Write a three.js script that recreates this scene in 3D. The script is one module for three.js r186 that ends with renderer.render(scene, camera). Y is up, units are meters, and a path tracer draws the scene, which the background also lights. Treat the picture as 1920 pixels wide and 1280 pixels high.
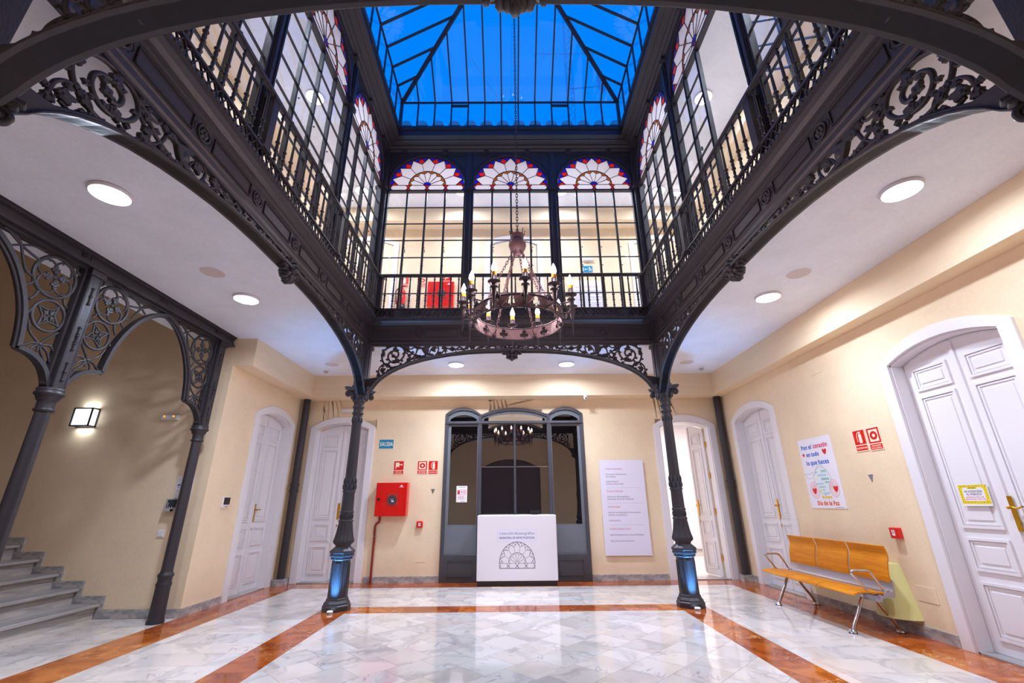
import * as THREE from 'three';
import { mergeGeometries, toCreasedNormals } from 'three/addons/utils/BufferGeometryUtils.js';
import { RoundedBoxGeometry } from 'three/addons/geometries/RoundedBoxGeometry.js';
import { RectAreaLightUniformsLib } from 'three/addons/lights/RectAreaLightUniformsLib.js';
RectAreaLightUniformsLib.init();

// ---------------------------------------------------------------- camera, sky, exposure
const scene = new THREE.Scene();
const camera = new THREE.PerspectiveCamera(75.2, 1.5, 0.05, 200);
camera.rotation.order = 'YXZ';
camera.position.set(0, 1.1, 0);
camera.rotation.set(0.34937, -0.005888, -0.008537);
const SKY = new THREE.Color().setRGB(0.0, 0.222, 1.04);
scene.background = SKY;
const renderer = new THREE.WebGLRenderer();
renderer.toneMapping = THREE.LinearToneMapping;
renderer.toneMappingExposure = 1.08;
renderer.shadowMap.enabled = true;

// lamp strengths
const L_LOW = 265, L_UP = 215, S_LOW = 7, S_UP = 8, L_BULB = 0.4;
const LAMP = new THREE.Color().setRGB(0.87, 1.0, 1.25);

// ---------------------------------------------------------------- measures (metres)
const CX = 0.03, HX = 1.98, ZB = -5.66, ZF = -1.115, ZC = (ZB + ZF) / 2, HZ = (ZF - ZB) / 2;
const XL = -3.48, XR = 3.54, ZW = -7.42, ZFRONT = 0.6;
const CEIL = 3.11, GF = 3.52, UPCEIL = 6.45;

// ---------------------------------------------------------------- small tools
let seed = 7;
const rnd = () => { seed = (seed * 1664525 + 1013904223) >>> 0; return seed / 4294967296; };
const rr = (a, b) => a + (b - a) * rnd();
const V3 = (x, y, z) => new THREE.Vector3(x, y, z);
const srgb = (r, g, b) => new THREE.Color().setRGB(r / 255, g / 255, b / 255, THREE.SRGBColorSpace);
function clean(g) {
  if (g.index) g = g.toNonIndexed();
  for (const k of Object.keys(g.attributes)) if (!['position', 'normal', 'uv'].includes(k)) g.deleteAttribute(k);
  if (!g.attributes.normal) g.computeVertexNormals();
  if (!g.attributes.uv) g.setAttribute('uv', new THREE.BufferAttribute(new Float32Array(g.attributes.position.count * 2), 2));
  g.morphAttributes = {}; g.clearGroups();
  return g;
}
const merge = (list) => list.length === 1 ? clean(list[0]) : mergeGeometries(list.map(clean));
function mesh(name, geos, mat, parent = null) {
  const g = Array.isArray(geos) ? merge(geos) : geos;
  const m = new THREE.Mesh(g, mat); m.name = name; m.castShadow = m.receiveShadow = true;
  (parent || scene).add(m); return m;
}
const taken = {};
function numbered(n) { const k = taken[n] = (taken[n] ?? -1) + 1; return k ? n + '_' + String(k).padStart(3, '0') : n; }
function tag(o, label, category, group, kind) {
  o.userData.label = label; o.userData.category = category;
  if (group) o.userData.group = group;
  if (kind) o.userData.kind = kind;
  return o;
}
function thing(name, label, category, pos = [0, 0, 0], turn = 0, group) {
  const o = new THREE.Group(); o.name = numbered(name); o.position.set(...pos); o.rotation.y = turn; scene.add(o);
  return tag(o, label, category, group);
}
function struct(name, label, category, geos, mat) {
  const o = geos ? mesh(numbered(name), geos, mat) : new THREE.Group();
  if (!geos) { o.name = numbered(name); scene.add(o); }
  return tag(o, label, category, null, 'structure');
}
function copyOf(o, pos, turn, label, group) {
  const c = o.clone(); c.name = numbered(o.name.replace(/_\d{3}$/, '')); c.userData = { ...o.userData };
  c.position.set(...pos); c.rotation.y = turn; if (label) c.userData.label = label; if (group) c.userData.group = group;
  scene.add(c); return c;
}
// geometry
function box(w, h, d, x = 0, y = 0, z = 0) { const g = new THREE.BoxGeometry(w, h, d); g.translate(x, y, z); return g; }
const span = (x0, x1, y0, y1, z0, z1) => box(x1 - x0, y1 - y0, z1 - z0, (x0 + x1) / 2, (y0 + y1) / 2, (z0 + z1) / 2);
function rbox(w, h, d, r, x = 0, y = 0, z = 0) { const g = new RoundedBoxGeometry(w, h, d, 2, r); g.translate(x, y, z); return g; }
function cyl(r0, r1, h, x = 0, y = 0, z = 0, n = 16) { const g = new THREE.CylinderGeometry(r0, r1, h, n); g.translate(x, y, z); return g; }
function sph(r, x, y, z, sx = 1, sy = 1, sz = 1, n = 10) { const g = new THREE.SphereGeometry(r, n, Math.max(5, n * 0.7 | 0)); g.scale(sx, sy, sz); g.translate(x, y, z); return g; }
function lathe(pts, n = 16) { return new THREE.LatheGeometry(pts.map(([r, y]) => new THREE.Vector2(r, y)), n); }
function facet(g) { g = g.toNonIndexed(); g.deleteAttribute('normal'); g.computeVertexNormals(); return g; }
function bar(a, b, w, d = w) {           // a square bar between two points
  const A = V3(...a), B = V3(...b), L = A.distanceTo(B), g = new THREE.BoxGeometry(w, L, d);
  g.applyQuaternion(new THREE.Quaternion().setFromUnitVectors(V3(0, 1, 0), B.clone().sub(A).normalize()));
  g.translate((a[0] + b[0]) / 2, (a[1] + b[1]) / 2, (a[2] + b[2]) / 2); return g;
}
function rod(a, b, r, r2 = r, n = 8) {
  const A = V3(...a), B = V3(...b), L = A.distanceTo(B), g = new THREE.CylinderGeometry(r2, r, L, n);
  g.applyQuaternion(new THREE.Quaternion().setFromUnitVectors(V3(0, 1, 0), B.clone().sub(A).normalize()));
  g.translate((a[0] + b[0]) / 2, (a[1] + b[1]) / 2, (a[2] + b[2]) / 2); return g;
}
function tube(pts, r, seg = 0, n = 6, closed = false) {
  const c = new THREE.CatmullRomCurve3(pts.map((p) => V3(p[0], p[1], p[2] || 0)), closed, 'centripetal');
  return new THREE.TubeGeometry(c, seg || pts.length * 4, r, n, closed);
}
function shape(pts, holes = []) {
  const s = new THREE.Shape(pts.map(([x, y]) => new THREE.Vector2(x, y)));
  for (const h of holes) s.holes.push(new THREE.Path(h.map(([x, y]) => new THREE.Vector2(x, y))));
  return s;
}
function extr(pts, depth, z = 0, holes = [], bevel = 0) {
  const g = new THREE.ExtrudeGeometry(shape(pts, holes), bevel ? { depth: depth - 2 * bevel, bevelEnabled: true, bevelThickness: bevel, bevelSize: bevel, bevelOffset: -bevel, bevelSegments: 1, curveSegments: 6 } : { depth, bevelEnabled: false, curveSegments: 6 });
  g.translate(0, 0, z + bevel); return g;
}
const torus = (r, t, x, y, z = 0, n = 28) => { const g = new THREE.TorusGeometry(r, t, 6, n); g.translate(x, y, z); return g; };
const rotY = (g, a) => { g.rotateY(a); return g; };
const moved = (g, x, y, z) => { const c = g.clone(); c.translate(x, y, z); return c; };
function arcPts(cx, cy, rx, ry, a0, a1, n) { const o = []; for (let i = 0; i <= n; i++) { const a = a0 + (a1 - a0) * i / n; o.push([cx + rx * Math.cos(a), cy + ry * Math.sin(a)]); } return o; }
function headPts(x0, x1, ys, rise, n = 14) {   // segmental arch from the right spring to the left one
  const w = (x1 - x0) / 2, R = (w * w + rise * rise) / (2 * rise), cy = ys + rise - R, cx = (x0 + x1) / 2, a = Math.asin(w / R);
  const o = []; for (let i = 0; i <= n; i++) { const t = a - 2 * a * i / n; o.push([cx + R * Math.sin(t), cy + R * Math.cos(t)]); } return o;
}
const doorPts = (x0, x1, y0, ys, rise, n) => [[x0, y0], [x1, y0], ...headPts(x0, x1, ys, rise, n)];
// sweep a closed (inward, height) profile along one side of the well, mitred at both corners
function sweepSide(prof, L, mitre = 1) {
  const pos = [], uv = [];
  for (let i = 0; i < prof.length; i++) {
    const [d0, y0] = prof[i], [d1, y1] = prof[(i + 1) % prof.length], a = L - mitre * d0, b = L - mitre * d1;
    const A = [-a, y0, d0], B = [a, y0, d0], C = [b, y1, d1], D = [-b, y1, d1];
    for (const p of [A, B, C, A, C, D]) { pos.push(...p); uv.push(p[0], p[1] + p[2]); }
  }
  const g = new THREE.BufferGeometry();
  g.setAttribute('position', new THREE.BufferAttribute(new Float32Array(pos), 3));
  g.setAttribute('uv', new THREE.BufferAttribute(new Float32Array(uv), 2));
  g.computeVertexNormals(); return g;
}
// the four sides of the well: origin, turn, half length; local +z looks into the well
const SIDES = {
  back: { pos: [CX, 0, ZB], turn: 0, L: HX, word: 'far' },
  left: { pos: [CX - HX, 0, ZC], turn: Math.PI / 2, L: HZ, word: 'stair' },
  right: { pos: [CX + HX, 0, ZC], turn: -Math.PI / 2, L: HZ, word: 'bench' },
  front: { pos: [CX, 0, ZF], turn: Math.PI, L: HX, word: 'entrance' },
};
// ---------------------------------------------------------------- computed textures
function noise2(s) {
  const t = new Uint8Array(512); let q = s >>> 0 || 1;
  for (let i = 0; i < 512; i++) { q = (q * 1103515245 + 12345) & 0x7fffffff; t[i] = (q >> 12) & 255; }
  const h = (x, y, p) => t[(t[((x % p) + p) % p & 255] + ((y % p) + p) % p) & 511] / 255;
  return (x, y, p = 256) => {
    const xi = Math.floor(x), yi = Math.floor(y), fx = x - xi, fy = y - yi, u = fx * fx * (3 - 2 * fx), v = fy * fy * (3 - 2 * fy);
    return (h(xi, yi, p) * (1 - u) + h(xi + 1, yi, p) * u) * (1 - v) + (h(xi, yi + 1, p) * (1 - u) + h(xi + 1, yi + 1, p) * u) * v;
  };
}
function fbm(n, x, y, p, oct) { let a = 0.5, s = 0, w = 0; for (let i = 0; i < oct; i++) { s += a * n(x, y, p); w += a; x *= 2; y *= 2; p *= 2; a *= 0.5; } return s / w; }
function dataTex(size, fn, srgbSpace = true) {
  const d = new Uint8Array(size * size * 4);
  for (let j = 0; j < size; j++) for (let i = 0; i < size; i++) {
    const c = fn(i / size, j / size), k = (j * size + i) * 4;
    d[k] = Math.max(0, Math.min(255, c[0])); d[k + 1] = Math.max(0, Math.min(255, c[1])); d[k + 2] = Math.max(0, Math.min(255, c[2])); d[k + 3] = 255;
  }
  const t = new THREE.DataTexture(d, size, size); t.wrapS = t.wrapT = THREE.RepeatWrapping; t.magFilter = THREE.LinearFilter; t.minFilter = THREE.LinearMipmapLinearFilter; t.generateMipmaps = true;
  if (srgbSpace) t.colorSpace = THREE.SRGBColorSpace; t.needsUpdate = true; return t;
}
const mixc = (a, b, t) => [a[0] + (b[0] - a[0]) * t, a[1] + (b[1] - a[1]) * t, a[2] + (b[2] - a[2]) * t];
const smooth = (a, b, x) => { x = Math.max(0, Math.min(1, (x - a) / (b - a))); return x * x * (3 - 2 * x); };
const nA = noise2(11), nB = noise2(29), nC = noise2(53);
const whiteMarble = dataTex(768, (u, v) => {
  const wx = fbm(nA, u * 4, v * 4, 4, 4), wy = fbm(nB, u * 4, v * 4, 4, 4);
  const bands = fbm(nC, u * 3 + wx * 2, v * 9 + u * 3 + wy * 3, 256, 4);
  const vein = 1 - Math.min(1, Math.abs(fbm(nB, u * 5 + wy * 1.6, v * 8 + u * 5 + wx * 2.2, 256, 4) - 0.5) * 26);
  let c = mixc([238, 234, 232], [210, 207, 208], smooth(0.45, 0.75, bands));
  c = mixc(c, [224, 216, 208], smooth(0.55, 0.8, wx) * 0.6);
  return mixc(c, [168, 166, 174], Math.max(0, vein) ** 2 * smooth(0.5, 0.66, wy) * 0.6);
});
const rustMarble = dataTex(768, (u, v) => {
  const wx = fbm(nA, u * 5 + 3, v * 5, 256, 5), wy = fbm(nC, u * 5, v * 5 + 7, 256, 5);
  const f = fbm(nB, u * 7 + wx * 3, v * 10 + wy * 3, 256, 5);
  let c = mixc([164, 78, 18], [208, 116, 44], smooth(0.25, 0.75, f));
  c = mixc(c, [222, 140, 72], smooth(0.6, 0.85, wy) * 0.55);
  const v1 = 1 - Math.min(1, Math.abs(fbm(nC, u * 6 + wx * 2.5, v * 6 + wy * 2.5, 256, 4) - 0.5) * 60);
  const v2 = 1 - Math.min(1, Math.abs(fbm(nA, u * 11 + wy * 2, v * 9 + wx * 3, 256, 4) - 0.5) * 55);
  return mixc(c, [238, 200, 158], Math.max(v1 * smooth(0.45, 0.6, wy), v2 * smooth(0.52, 0.66, wx), 0) * 0.8);
});
const greyMarble = dataTex(384, (u, v) => {
  const wx = fbm(nA, u * 4, v * 4, 4, 4), f = fbm(nC, u * 6 + wx * 3, v * 3 + wx * 2, 256, 4);
  return mixc([196, 188, 180], [150, 148, 150], smooth(0.3, 0.75, f));
});
const woodTex = dataTex(512, (u, v) => {
  const w = fbm(nB, u * 3, v * 3, 256, 3), g = fbm(nA, u * 5 + w, v * 90, 256, 3), k = fbm(nC, u * 2, v * 22 + w * 6, 256, 3);
  return mixc(mixc([222, 140, 4], [206, 122, 2], smooth(0.3, 0.75, g)), [228, 150, 16], smooth(0.5, 0.8, k) * 0.5);
});
const fineBump = dataTex(256, (u, v) => { const k = fbm(nB, u * 32, v * 32, 32, 3) * 255; return [k, k, k]; }, false);
const plasterTex = dataTex(512, (u, v) => {
  const a = fbm(nA, u * 6, v * 6, 6, 4), b = fbm(nC, u * 60, v * 60, 60, 2), k = (a - 0.5) * 10 + (b - 0.5) * 8;
  return [250 + k, 250 + k, 250 + k];
});

// ---------------------------------------------------------------- materials
const std = (color, roughness = 0.6, metalness = 0, extra = {}) => new THREE.MeshStandardMaterial({ color, roughness, metalness, ...extra });
const phy = (o) => new THREE.MeshPhysicalMaterial(o);
const M = {
  wall: std(srgb(244, 220, 184), 0.85, 0, { map: plasterTex }),
  ceil: std(srgb(241, 243, 251), 0.85, 0, { map: plasterTex }),
  white: std(srgb(234, 229, 231), 0.42),
  iron: phy({ color: srgb(50, 46, 50), roughness: 0.46, bumpMap: fineBump, bumpScale: 0.0012 }),
  frame: phy({ color: srgb(70, 69, 75), roughness: 0.45, clearcoat: 0.2, clearcoatRoughness: 0.3 }),
  ringIron: phy({ color: srgb(92, 70, 72), roughness: 0.42, metalness: 0.25 }),
  torch: phy({ color: srgb(62, 55, 58), roughness: 0.35, metalness: 0.3 }),
  glass: phy({ color: 0xffffff, transmission: 1, thickness: 0, roughness: 0.0, ior: 1.5 }),
  darkGlass: phy({ color: srgb(225, 225, 228), transmission: 1, thickness: 0, roughness: 0.0, ior: 2.33 }),
  frost: phy({ color: srgb(136, 139, 147), transmission: 0.35, thickness: 0, roughness: 0.9 }),
  opal: phy({ color: srgb(244, 238, 240), transmission: 0.55, thickness: 0, roughness: 0.95 }),
  redGlass: phy({ color: srgb(236, 22, 18), transmission: 0.55, thickness: 0, roughness: 0.9 }),
  blueGlass: phy({ color: srgb(22, 22, 205), transmission: 0.55, thickness: 0, roughness: 0.9 }),
  amberGlass: phy({ color: srgb(186, 98, 20), transmission: 0.55, thickness: 0, roughness: 0.9 }),
  tile: phy({ map: whiteMarble, roughness: 0.07, ior: 1.5, bumpMap: fineBump, bumpScale: 0.00004 }),
  band: phy({ map: rustMarble, roughness: 0.07, ior: 1.5 }),
  grout: std(srgb(150, 146, 146), 0.7),
  skirt: phy({ map: greyMarble, roughness: 0.2 }),
  stair: phy({ map: greyMarble, roughness: 0.28 }),
  red: phy({ color: srgb(222, 14, 8), roughness: 0.3, clearcoat: 0.4 }),
  rustPipe: phy({ color: srgb(140, 38, 14), roughness: 0.4 }),
  brass: std(srgb(212, 160, 40), 0.25, 0.9),
  black: std(srgb(22, 21, 24), 0.4),
  chrome: std(srgb(200, 198, 200), 0.16, 1),
  alu: std(srgb(186, 182, 190), 0.3, 0.9),
  wood: phy({ map: woodTex, roughness: 0.45, specularIntensity: 0.6 }),
  plasticW: std(srgb(232, 228, 226), 0.45),
  plasticG: std(srgb(176, 170, 162), 0.45),
  cream: std(srgb(226, 222, 150), 0.6),
  candle: std(srgb(238, 176, 52), 0.6),
  bulb: std(srgb(255, 246, 240), 0.3, 0, { emissive: srgb(255, 236, 240), emissiveIntensity: 5 }),
  lens: std(srgb(255, 255, 255), 0.4, 0, { emissive: srgb(255, 250, 252), emissiveIntensity: 3.2 }),
  amber: std(srgb(255, 170, 40), 0.4, 0, { emissive: srgb(255, 150, 20), emissiveIntensity: 1.6 }),
  lantern: std(srgb(255, 255, 255), 0.4, 0, { emissive: srgb(226, 240, 255), emissiveIntensity: 3 }),
  blueLamp: std(srgb(255, 255, 255), 0.4, 0, { emissive: srgb(200, 226, 255), emissiveIntensity: 6 }),
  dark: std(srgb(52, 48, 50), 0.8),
  doorDark: phy({ color: srgb(112, 102, 110), roughness: 0.45 }),
  clay: std(srgb(214, 204, 196), 0.85),
  mast: std(srgb(225, 225, 228), 0.5),
  concrete: std(srgb(150, 150, 150), 0.9),
};
// ---------------------------------------------------------------- print (flat writing and pictograms)
function print(w, h, draw) {
  const c = document.createElement('canvas'); c.width = w; c.height = h; const x = c.getContext('2d'); draw(x, w, h);
  const t = new THREE.CanvasTexture(c); t.colorSpace = THREE.SRGBColorSpace; t.anisotropy = 8; return t;
}
const printed = (tex, rough = 0.5) => std(0xffffff, rough, 0, { map: tex });
function plate(w, h, t = 0.002) {     // a printed sheet: its front face carries the print
  const g = new THREE.BoxGeometry(w, h, t); const uv = g.attributes.uv;
  for (let i = 0; i < uv.count; i++) if (i < 16 || i >= 20) uv.setXY(i, 0.004, 0.004);
  return g;
}
function heart(x, cx, cy, s) { x.beginPath(); x.moveTo(cx, cy + s); x.bezierCurveTo(cx - s * 1.5, cy - s * 0.1, cx - s * 0.8, cy - s * 1.2, cx, cy - s * 0.35); x.bezierCurveTo(cx + s * 0.8, cy - s * 1.2, cx + s * 1.5, cy - s * 0.1, cx, cy + s); x.fill(); }
// ---------------------------------------------------------------- floor: every marble tile is a piece
function clipPoly(p, ax, s, lim) {     // keep s * p[ax] <= s * lim
  const o = [];
  for (let i = 0; i < p.length; i++) {
    const a = p[i], b = p[(i + 1) % p.length], ia = s * a[ax] <= s * lim, ib = s * b[ax] <= s * lim;
    if (ia) o.push(a);
    if (ia !== ib) { const t = (lim - a[ax]) / (b[ax] - a[ax]); o.push([a[0] + (b[0] - a[0]) * t, a[1] + (b[1] - a[1]) * t]); }
  }
  return o;
}
function area(p) { let s = 0; for (let i = 0; i < p.length; i++) { const a = p[i], b = p[(i + 1) % p.length]; s += a[0] * b[1] - b[0] * a[1]; } return s / 2; }
// flat prism on the ground from (x, z) points; texture in metres, turned and shifted per piece
function slab(poly, y0, y1, turn, ox, oz, k = 0.8) {
  if (area(poly) > 0) poly = poly.slice().reverse();
  const pos = [], nor = [], uv = [], c = Math.cos(turn), s = Math.sin(turn);
  const put = (p, y, n) => { pos.push(p[0], y, p[1]); nor.push(...n); uv.push((p[0] * c - p[1] * s) * k + ox, (p[0] * s + p[1] * c) * k + oz); };
  for (let i = 1; i < poly.length - 1; i++) { put(poly[0], y1, [0, 1, 0]); put(poly[i], y1, [0, 1, 0]); put(poly[i + 1], y1, [0, 1, 0]); }
  for (let i = 0; i < poly.length; i++) {
    const a = poly[i], b = poly[(i + 1) % poly.length], dx = b[0] - a[0], dz = b[1] - a[1], l = Math.hypot(dx, dz) || 1, n = [-dz / l, 0, dx / l];
    for (const [p, y] of [[a, y0], [b, y0], [b, y1], [a, y0], [b, y1], [a, y1]]) put(p, y, n);
  }
  const g = new THREE.BufferGeometry();
  g.setAttribute('position', new THREE.BufferAttribute(new Float32Array(pos), 3)); g.setAttribute('normal', new THREE.BufferAttribute(new Float32Array(nor), 3)); g.setAttribute('uv', new THREE.BufferAttribute(new Float32Array(uv), 2));
  return g;
}
const tileTones = [0xfff7ef, 0xf4f0ea, 0xfbf2e8, 0xeae4de, 0xf0e7de].map((c) => { const m = M.tile.clone(); m.color = new THREE.Color(c); return m; });
const bandTones = [0xffffff, 0xf0dcd0, 0xe4d0c4].map((c) => { const m = M.band.clone(); m.color = new THREE.Color(c); return m; });
const floor = struct('floor', 'polished white marble tile floor with rust orange marble bands', 'floor', [span(-8.2, 4.0, -0.14, -0.012, -7.6, ZFRONT + 0.2)], M.grout);
{
  const IB = [CX - HX - 0.155, CX - HX + 0.155, CX + HX - 0.155, CX + HX + 0.155];    // inner band edges in x
  const zb = [ZB - 0.155 + 0.03, ZB + 0.155 + 0.03], zf = [ZF - 0.155, ZF + 0.155];
  const OB = [XL + 0.42, XR - 0.44], ozb = ZW + 0.42, gap = 0.0011;
  const tile = (p, name, mats) => { const a = Math.abs(area(p)); if (p.length < 3 || a < 0.0015) return; mesh(name, slab(p, -0.012, 0, rr(0, 6.283), rnd() * 5, rnd() * 5), mats[(rnd() * mats.length) | 0], floor); };
  const rect = (x0, x1, z0, z1) => [[x0 + gap, z0 + gap], [x1 - gap, z0 + gap], [x1 - gap, z1 - gap], [x0 + gap, z1 - gap]];
  // middle field: tiles laid on the diagonal, joints staggered
  const s = 0.3, c = Math.SQRT1_2;
  for (let i = -16; i < 17; i++) for (let j = -16; j < 17; j++) {
    const u0 = i * s, v0 = j * s + (i & 1 ? 0.11 : 0), g = gap;
    let p = [[u0 + g, v0 + g], [u0 + s - g, v0 + g], [u0 + s - g, v0 + s - g], [u0 + g, v0 + s - g]].map(([u, v]) => [CX + (u - v) * c, ZC + (u + v) * c]);
    p = clipPoly(p, 0, -1, IB[1]); if (p.length) p = clipPoly(p, 0, 1, IB[2]); if (p.length) p = clipPoly(p, 1, -1, zb[1]); if (p.length) p = clipPoly(p, 1, 1, zf[0]);
    tile(p, 'floor_tile', tileTones);
  }
  // side and far strips: rows of oblong tiles
  const rows = (x0, x1, z0, z1, h, w) => {
    for (let z = z0, k = 0; z < z1 - 0.02; z += h, k++) {
      const ze = Math.min(z + h, z1);
      for (let x = x0 - rr(0.1, w * 0.9); x < x1 - 0.02;) { const xe = x + w * rr(0.85, 1.15), a = Math.max(x, x0); let b = Math.min(xe, x1); if (x1 - b < 0.08) b = x1; if (b - a > 0.03) tile(rect(a, b, z, ze), 'border_tile', tileTones); x = b >= x1 ? x1 : xe; }
    }
  };
  rows(OB[0], IB[0], ozb, ZFRONT, 0.285, 0.52);
  rows(IB[3], OB[1], ozb, ZFRONT, 0.285, 0.52);
  rows(IB[0], IB[3], ozb, zb[0], 0.235, 0.46);
  rows(IB[0], IB[3], zf[1], ZFRONT, 0.3, 0.6);
  rows(-4.42, XL, -5.33, ZFRONT, 0.3, 0.6);
  // rust marble bands
  const strip = (x0, x1, z0, z1, n) => { const along = Math.abs(x1 - x0) > Math.abs(z1 - z0); for (let k = 0; k < n; k++) { const a = k / n, b = (k + 1) / n; tile(along ? rect(x0 + (x1 - x0) * a, x0 + (x1 - x0) * b, z0, z1) : rect(x0, x1, z0 + (z1 - z0) * a, z0 + (z1 - z0) * b), 'band_slab', bandTones); } };
  strip(IB[0], IB[1], zb[0], zf[1], 7); strip(IB[2], IB[3], zb[0], zf[1], 7);
  strip(IB[1], IB[2], zb[0], zb[1], 6); strip(IB[1], IB[2], zf[0], zf[1], 6);
  strip(XL, OB[0], ZW + 0.0, ZFRONT, 12); strip(OB[1], XR, ZW + 0.0, ZFRONT, 12); strip(OB[0], OB[1], ZW + 0.0, ozb, 9);
}

// ---------------------------------------------------------------- walls, slabs, soffits
const DOORS = {};   // openings (inner edges) on each wall, wall coordinates
const door = (wall, a, b, y0 = 0, ys = 2.27, rise = 0.1) => { (DOORS[wall] ??= []).push(doorPts(a, b, y0, ys, rise, 10)); return { a, b, y0, ys, rise }; };
const D_BL = door('back', -3.19, -2.34), D_BR = door('back', 2.48, 3.30), D_UL = door('back', -3.16, -2.22, GF), D_UC = door('back', -0.36, 0.54, GF), D_UR = door('back', 2.42, 3.36, GF);
const D_L = door('left', -7.06, -6.15), D_RF = door('right', -6.95, -5.98), D_RN = door('right', -3.95, -2.96);
const recess = [[-1.03, 0.0], [1.165, 0.0], [1.165, 2.47], ...headPts(0.64, 1.165, 2.47, 0.11, 8).slice(1), ...headPts(-0.495, 0.64, 2.47, 0.12, 10).slice(1), ...headPts(-1.03, -0.495, 2.47, 0.11, 8).slice(1)];
const wallPanel = (x0, x1, y0, y1, holes, t) => extr([[x0, y0], [x1, y0], [x1, y1], [x0, y1]], t, 0, holes);
// a wall storey: one outline that runs round every opening standing on its lower edge
function storey(x0, x1, y0, y1, opens, t) {
  const p = [[x0, y0]];
  for (const o of opens.slice().sort((a, b) => a[0][0] - b[0][0])) { const head = o.slice(2).reverse(); p.push([o[0][0], y0], ...head, [o[1][0], y0]); }
  p.push([x1, y0], [x1, y1], [x0, y1]); return extr(p, t);
}
{
  const back = merge([storey(XL - 0.2, XR + 0.2, 0, GF, [DOORS.back[0], DOORS.back[1], recess], 0.22), storey(XL - 0.2, XR + 0.2, GF, UPCEIL, DOORS.back.slice(2), 0.22)]); back.translate(0, 0, ZW - 0.22);
  struct('wall_back', 'cream plaster wall behind the white counter, two floors high', 'wall', [back], M.wall);
  // left wall: full below from the stair corner to the far corner, and all along above the ceiling. Wall coordinate = z
  const turnL = (g) => { g.rotateY(-Math.PI / 2); return g; };      // (z along, y, depth) -> x depth to the left
  const lw = merge([storey(ZW, -5.35, 0, GF, DOORS.left, 0.2), storey(ZW, ZFRONT, GF, UPCEIL, [], 0.2)]);
  turnL(lw); lw.translate(XL, 0, 0);
  struct('wall_left', 'cream plaster wall beside the stair opening', 'wall', [lw], M.wall);
  const rw = storey(ZW, ZFRONT, 0, UPCEIL, DOORS.right, 0.22); turnL(rw); rw.translate(XR + 0.22, 0, 0);
  struct('wall_right', 'cream plaster wall behind the wooden bench', 'wall', [rw], M.wall);
  const entrance = doorPts(-1.0, 1.0, 0, 2.2, 0.3, 12);
  const fw = storey(-8.2, XR + 0.2, 0, UPCEIL, [entrance], 0.2); fw.translate(0, 0, ZFRONT);
  struct('wall_front', 'cream plaster entrance wall mirrored in the reception glass', 'wall', [fw], M.wall);
  const ed = struct('door_9', 'dark wooden arched entrance door mirrored in the glass', 'door');
  mesh('door_leaf', [extr(doorPts(-1.0, -0.005, 0, 2.2, 0.16, 8), 0.06, ZFRONT + 0.09)], M.doorDark, ed); mesh('door_leaf', [extr(doorPts(0.005, 1.0, 0, 2.2, 0.16, 8), 0.06, ZFRONT + 0.09)], M.doorDark, ed);
  mesh('backing', [span(-1.05, 1.05, 0, 2.6, ZFRONT + 0.19, ZFRONT + 0.21)], M.dark, ed);
  mesh('fanlight', [extr([[-1, 2.2], [1, 2.2], ...headPts(-1, 1, 2.2, 0.3, 12)], 0.03, ZFRONT + 0.16)], M.doorDark, ed);
  // stair hall
  const sw = wallPanel(-8.2, XL - 0.2, 0, UPCEIL, [], 0.16); sw.translate(0, 0, -5.51);
  struct('wall_stair', 'cream plaster wall rising beside the marble stairs', 'wall', [sw], M.wall);
  struct('wall_landing', 'cream plaster wall at the top of the stair hall', 'wall', [span(-8.2, -8.0, -0.012, UPCEIL, -5.35, ZFRONT)], M.wall);
  // the gallery slab: white ceiling below, floor above, open over the well
  const w = -0.0205, ring = (x0, x1, z0, z1, y0, y1, holes) => { const g = extr([[x0, -z1], [x1, -z1], [x1, -z0], [x0, -z0]], y1 - y0, 0, holes); g.rotateX(-Math.PI / 2); g.translate(0, y0, 0); return g; };
  const hole = (d) => [[CX - HX - d, -(ZF + d)], [CX + HX + d, -(ZF + d)], [CX + HX + d, -(ZB - d)], [CX - HX - d, -(ZB - d)]];
  const under = extr([[XL, -ZW], [XL, 5.35], [-4.1, 5.35], [-4.1, -ZFRONT], [XR, -ZFRONT], [XR, -ZW]], GF - CEIL, 0, [hole(w)]); under.rotateX(-Math.PI / 2); under.translate(0, CEIL, 0);
  struct('ceiling', 'white ceiling around the open light well', 'ceiling', [under], M.ceil);
  struct('ceiling_upper', 'white ceiling of the upper gallery behind the glazing', 'ceiling', [ring(-8.2, XR, ZW, ZFRONT, UPCEIL, UPCEIL + 0.2, [hole(0.02)])], M.ceil);
  // soffit beams along the walls
  for (const [nm, lo, hi, where] of [['trim_1', 2.75, CEIL, 'under the white lower ceiling'], ['trim_2', 6.15, UPCEIL, 'under the upper gallery ceiling']]) {
    struct(nm, 'cream boxed soffit along the far wall ' + where, 'soffit', [span(XL, XR, lo, hi, ZW, ZW + 0.3)], M.wall);
    struct(nm === 'trim_1' ? 'trim_3' : 'trim_4', 'cream boxed soffit above the bench wall ' + where, 'soffit', [span(XR - 0.19, XR, lo, hi, ZW + 0.3, ZFRONT)], M.wall);
    struct(nm === 'trim_1' ? 'trim_5' : 'trim_6', 'cream boxed soffit above the stair side wall ' + where, 'soffit', [span(XL, XL + 0.25, lo, hi, ZW + 0.3, nm === 'trim_1' ? -5.35 : ZFRONT)], M.wall);
  }
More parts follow.
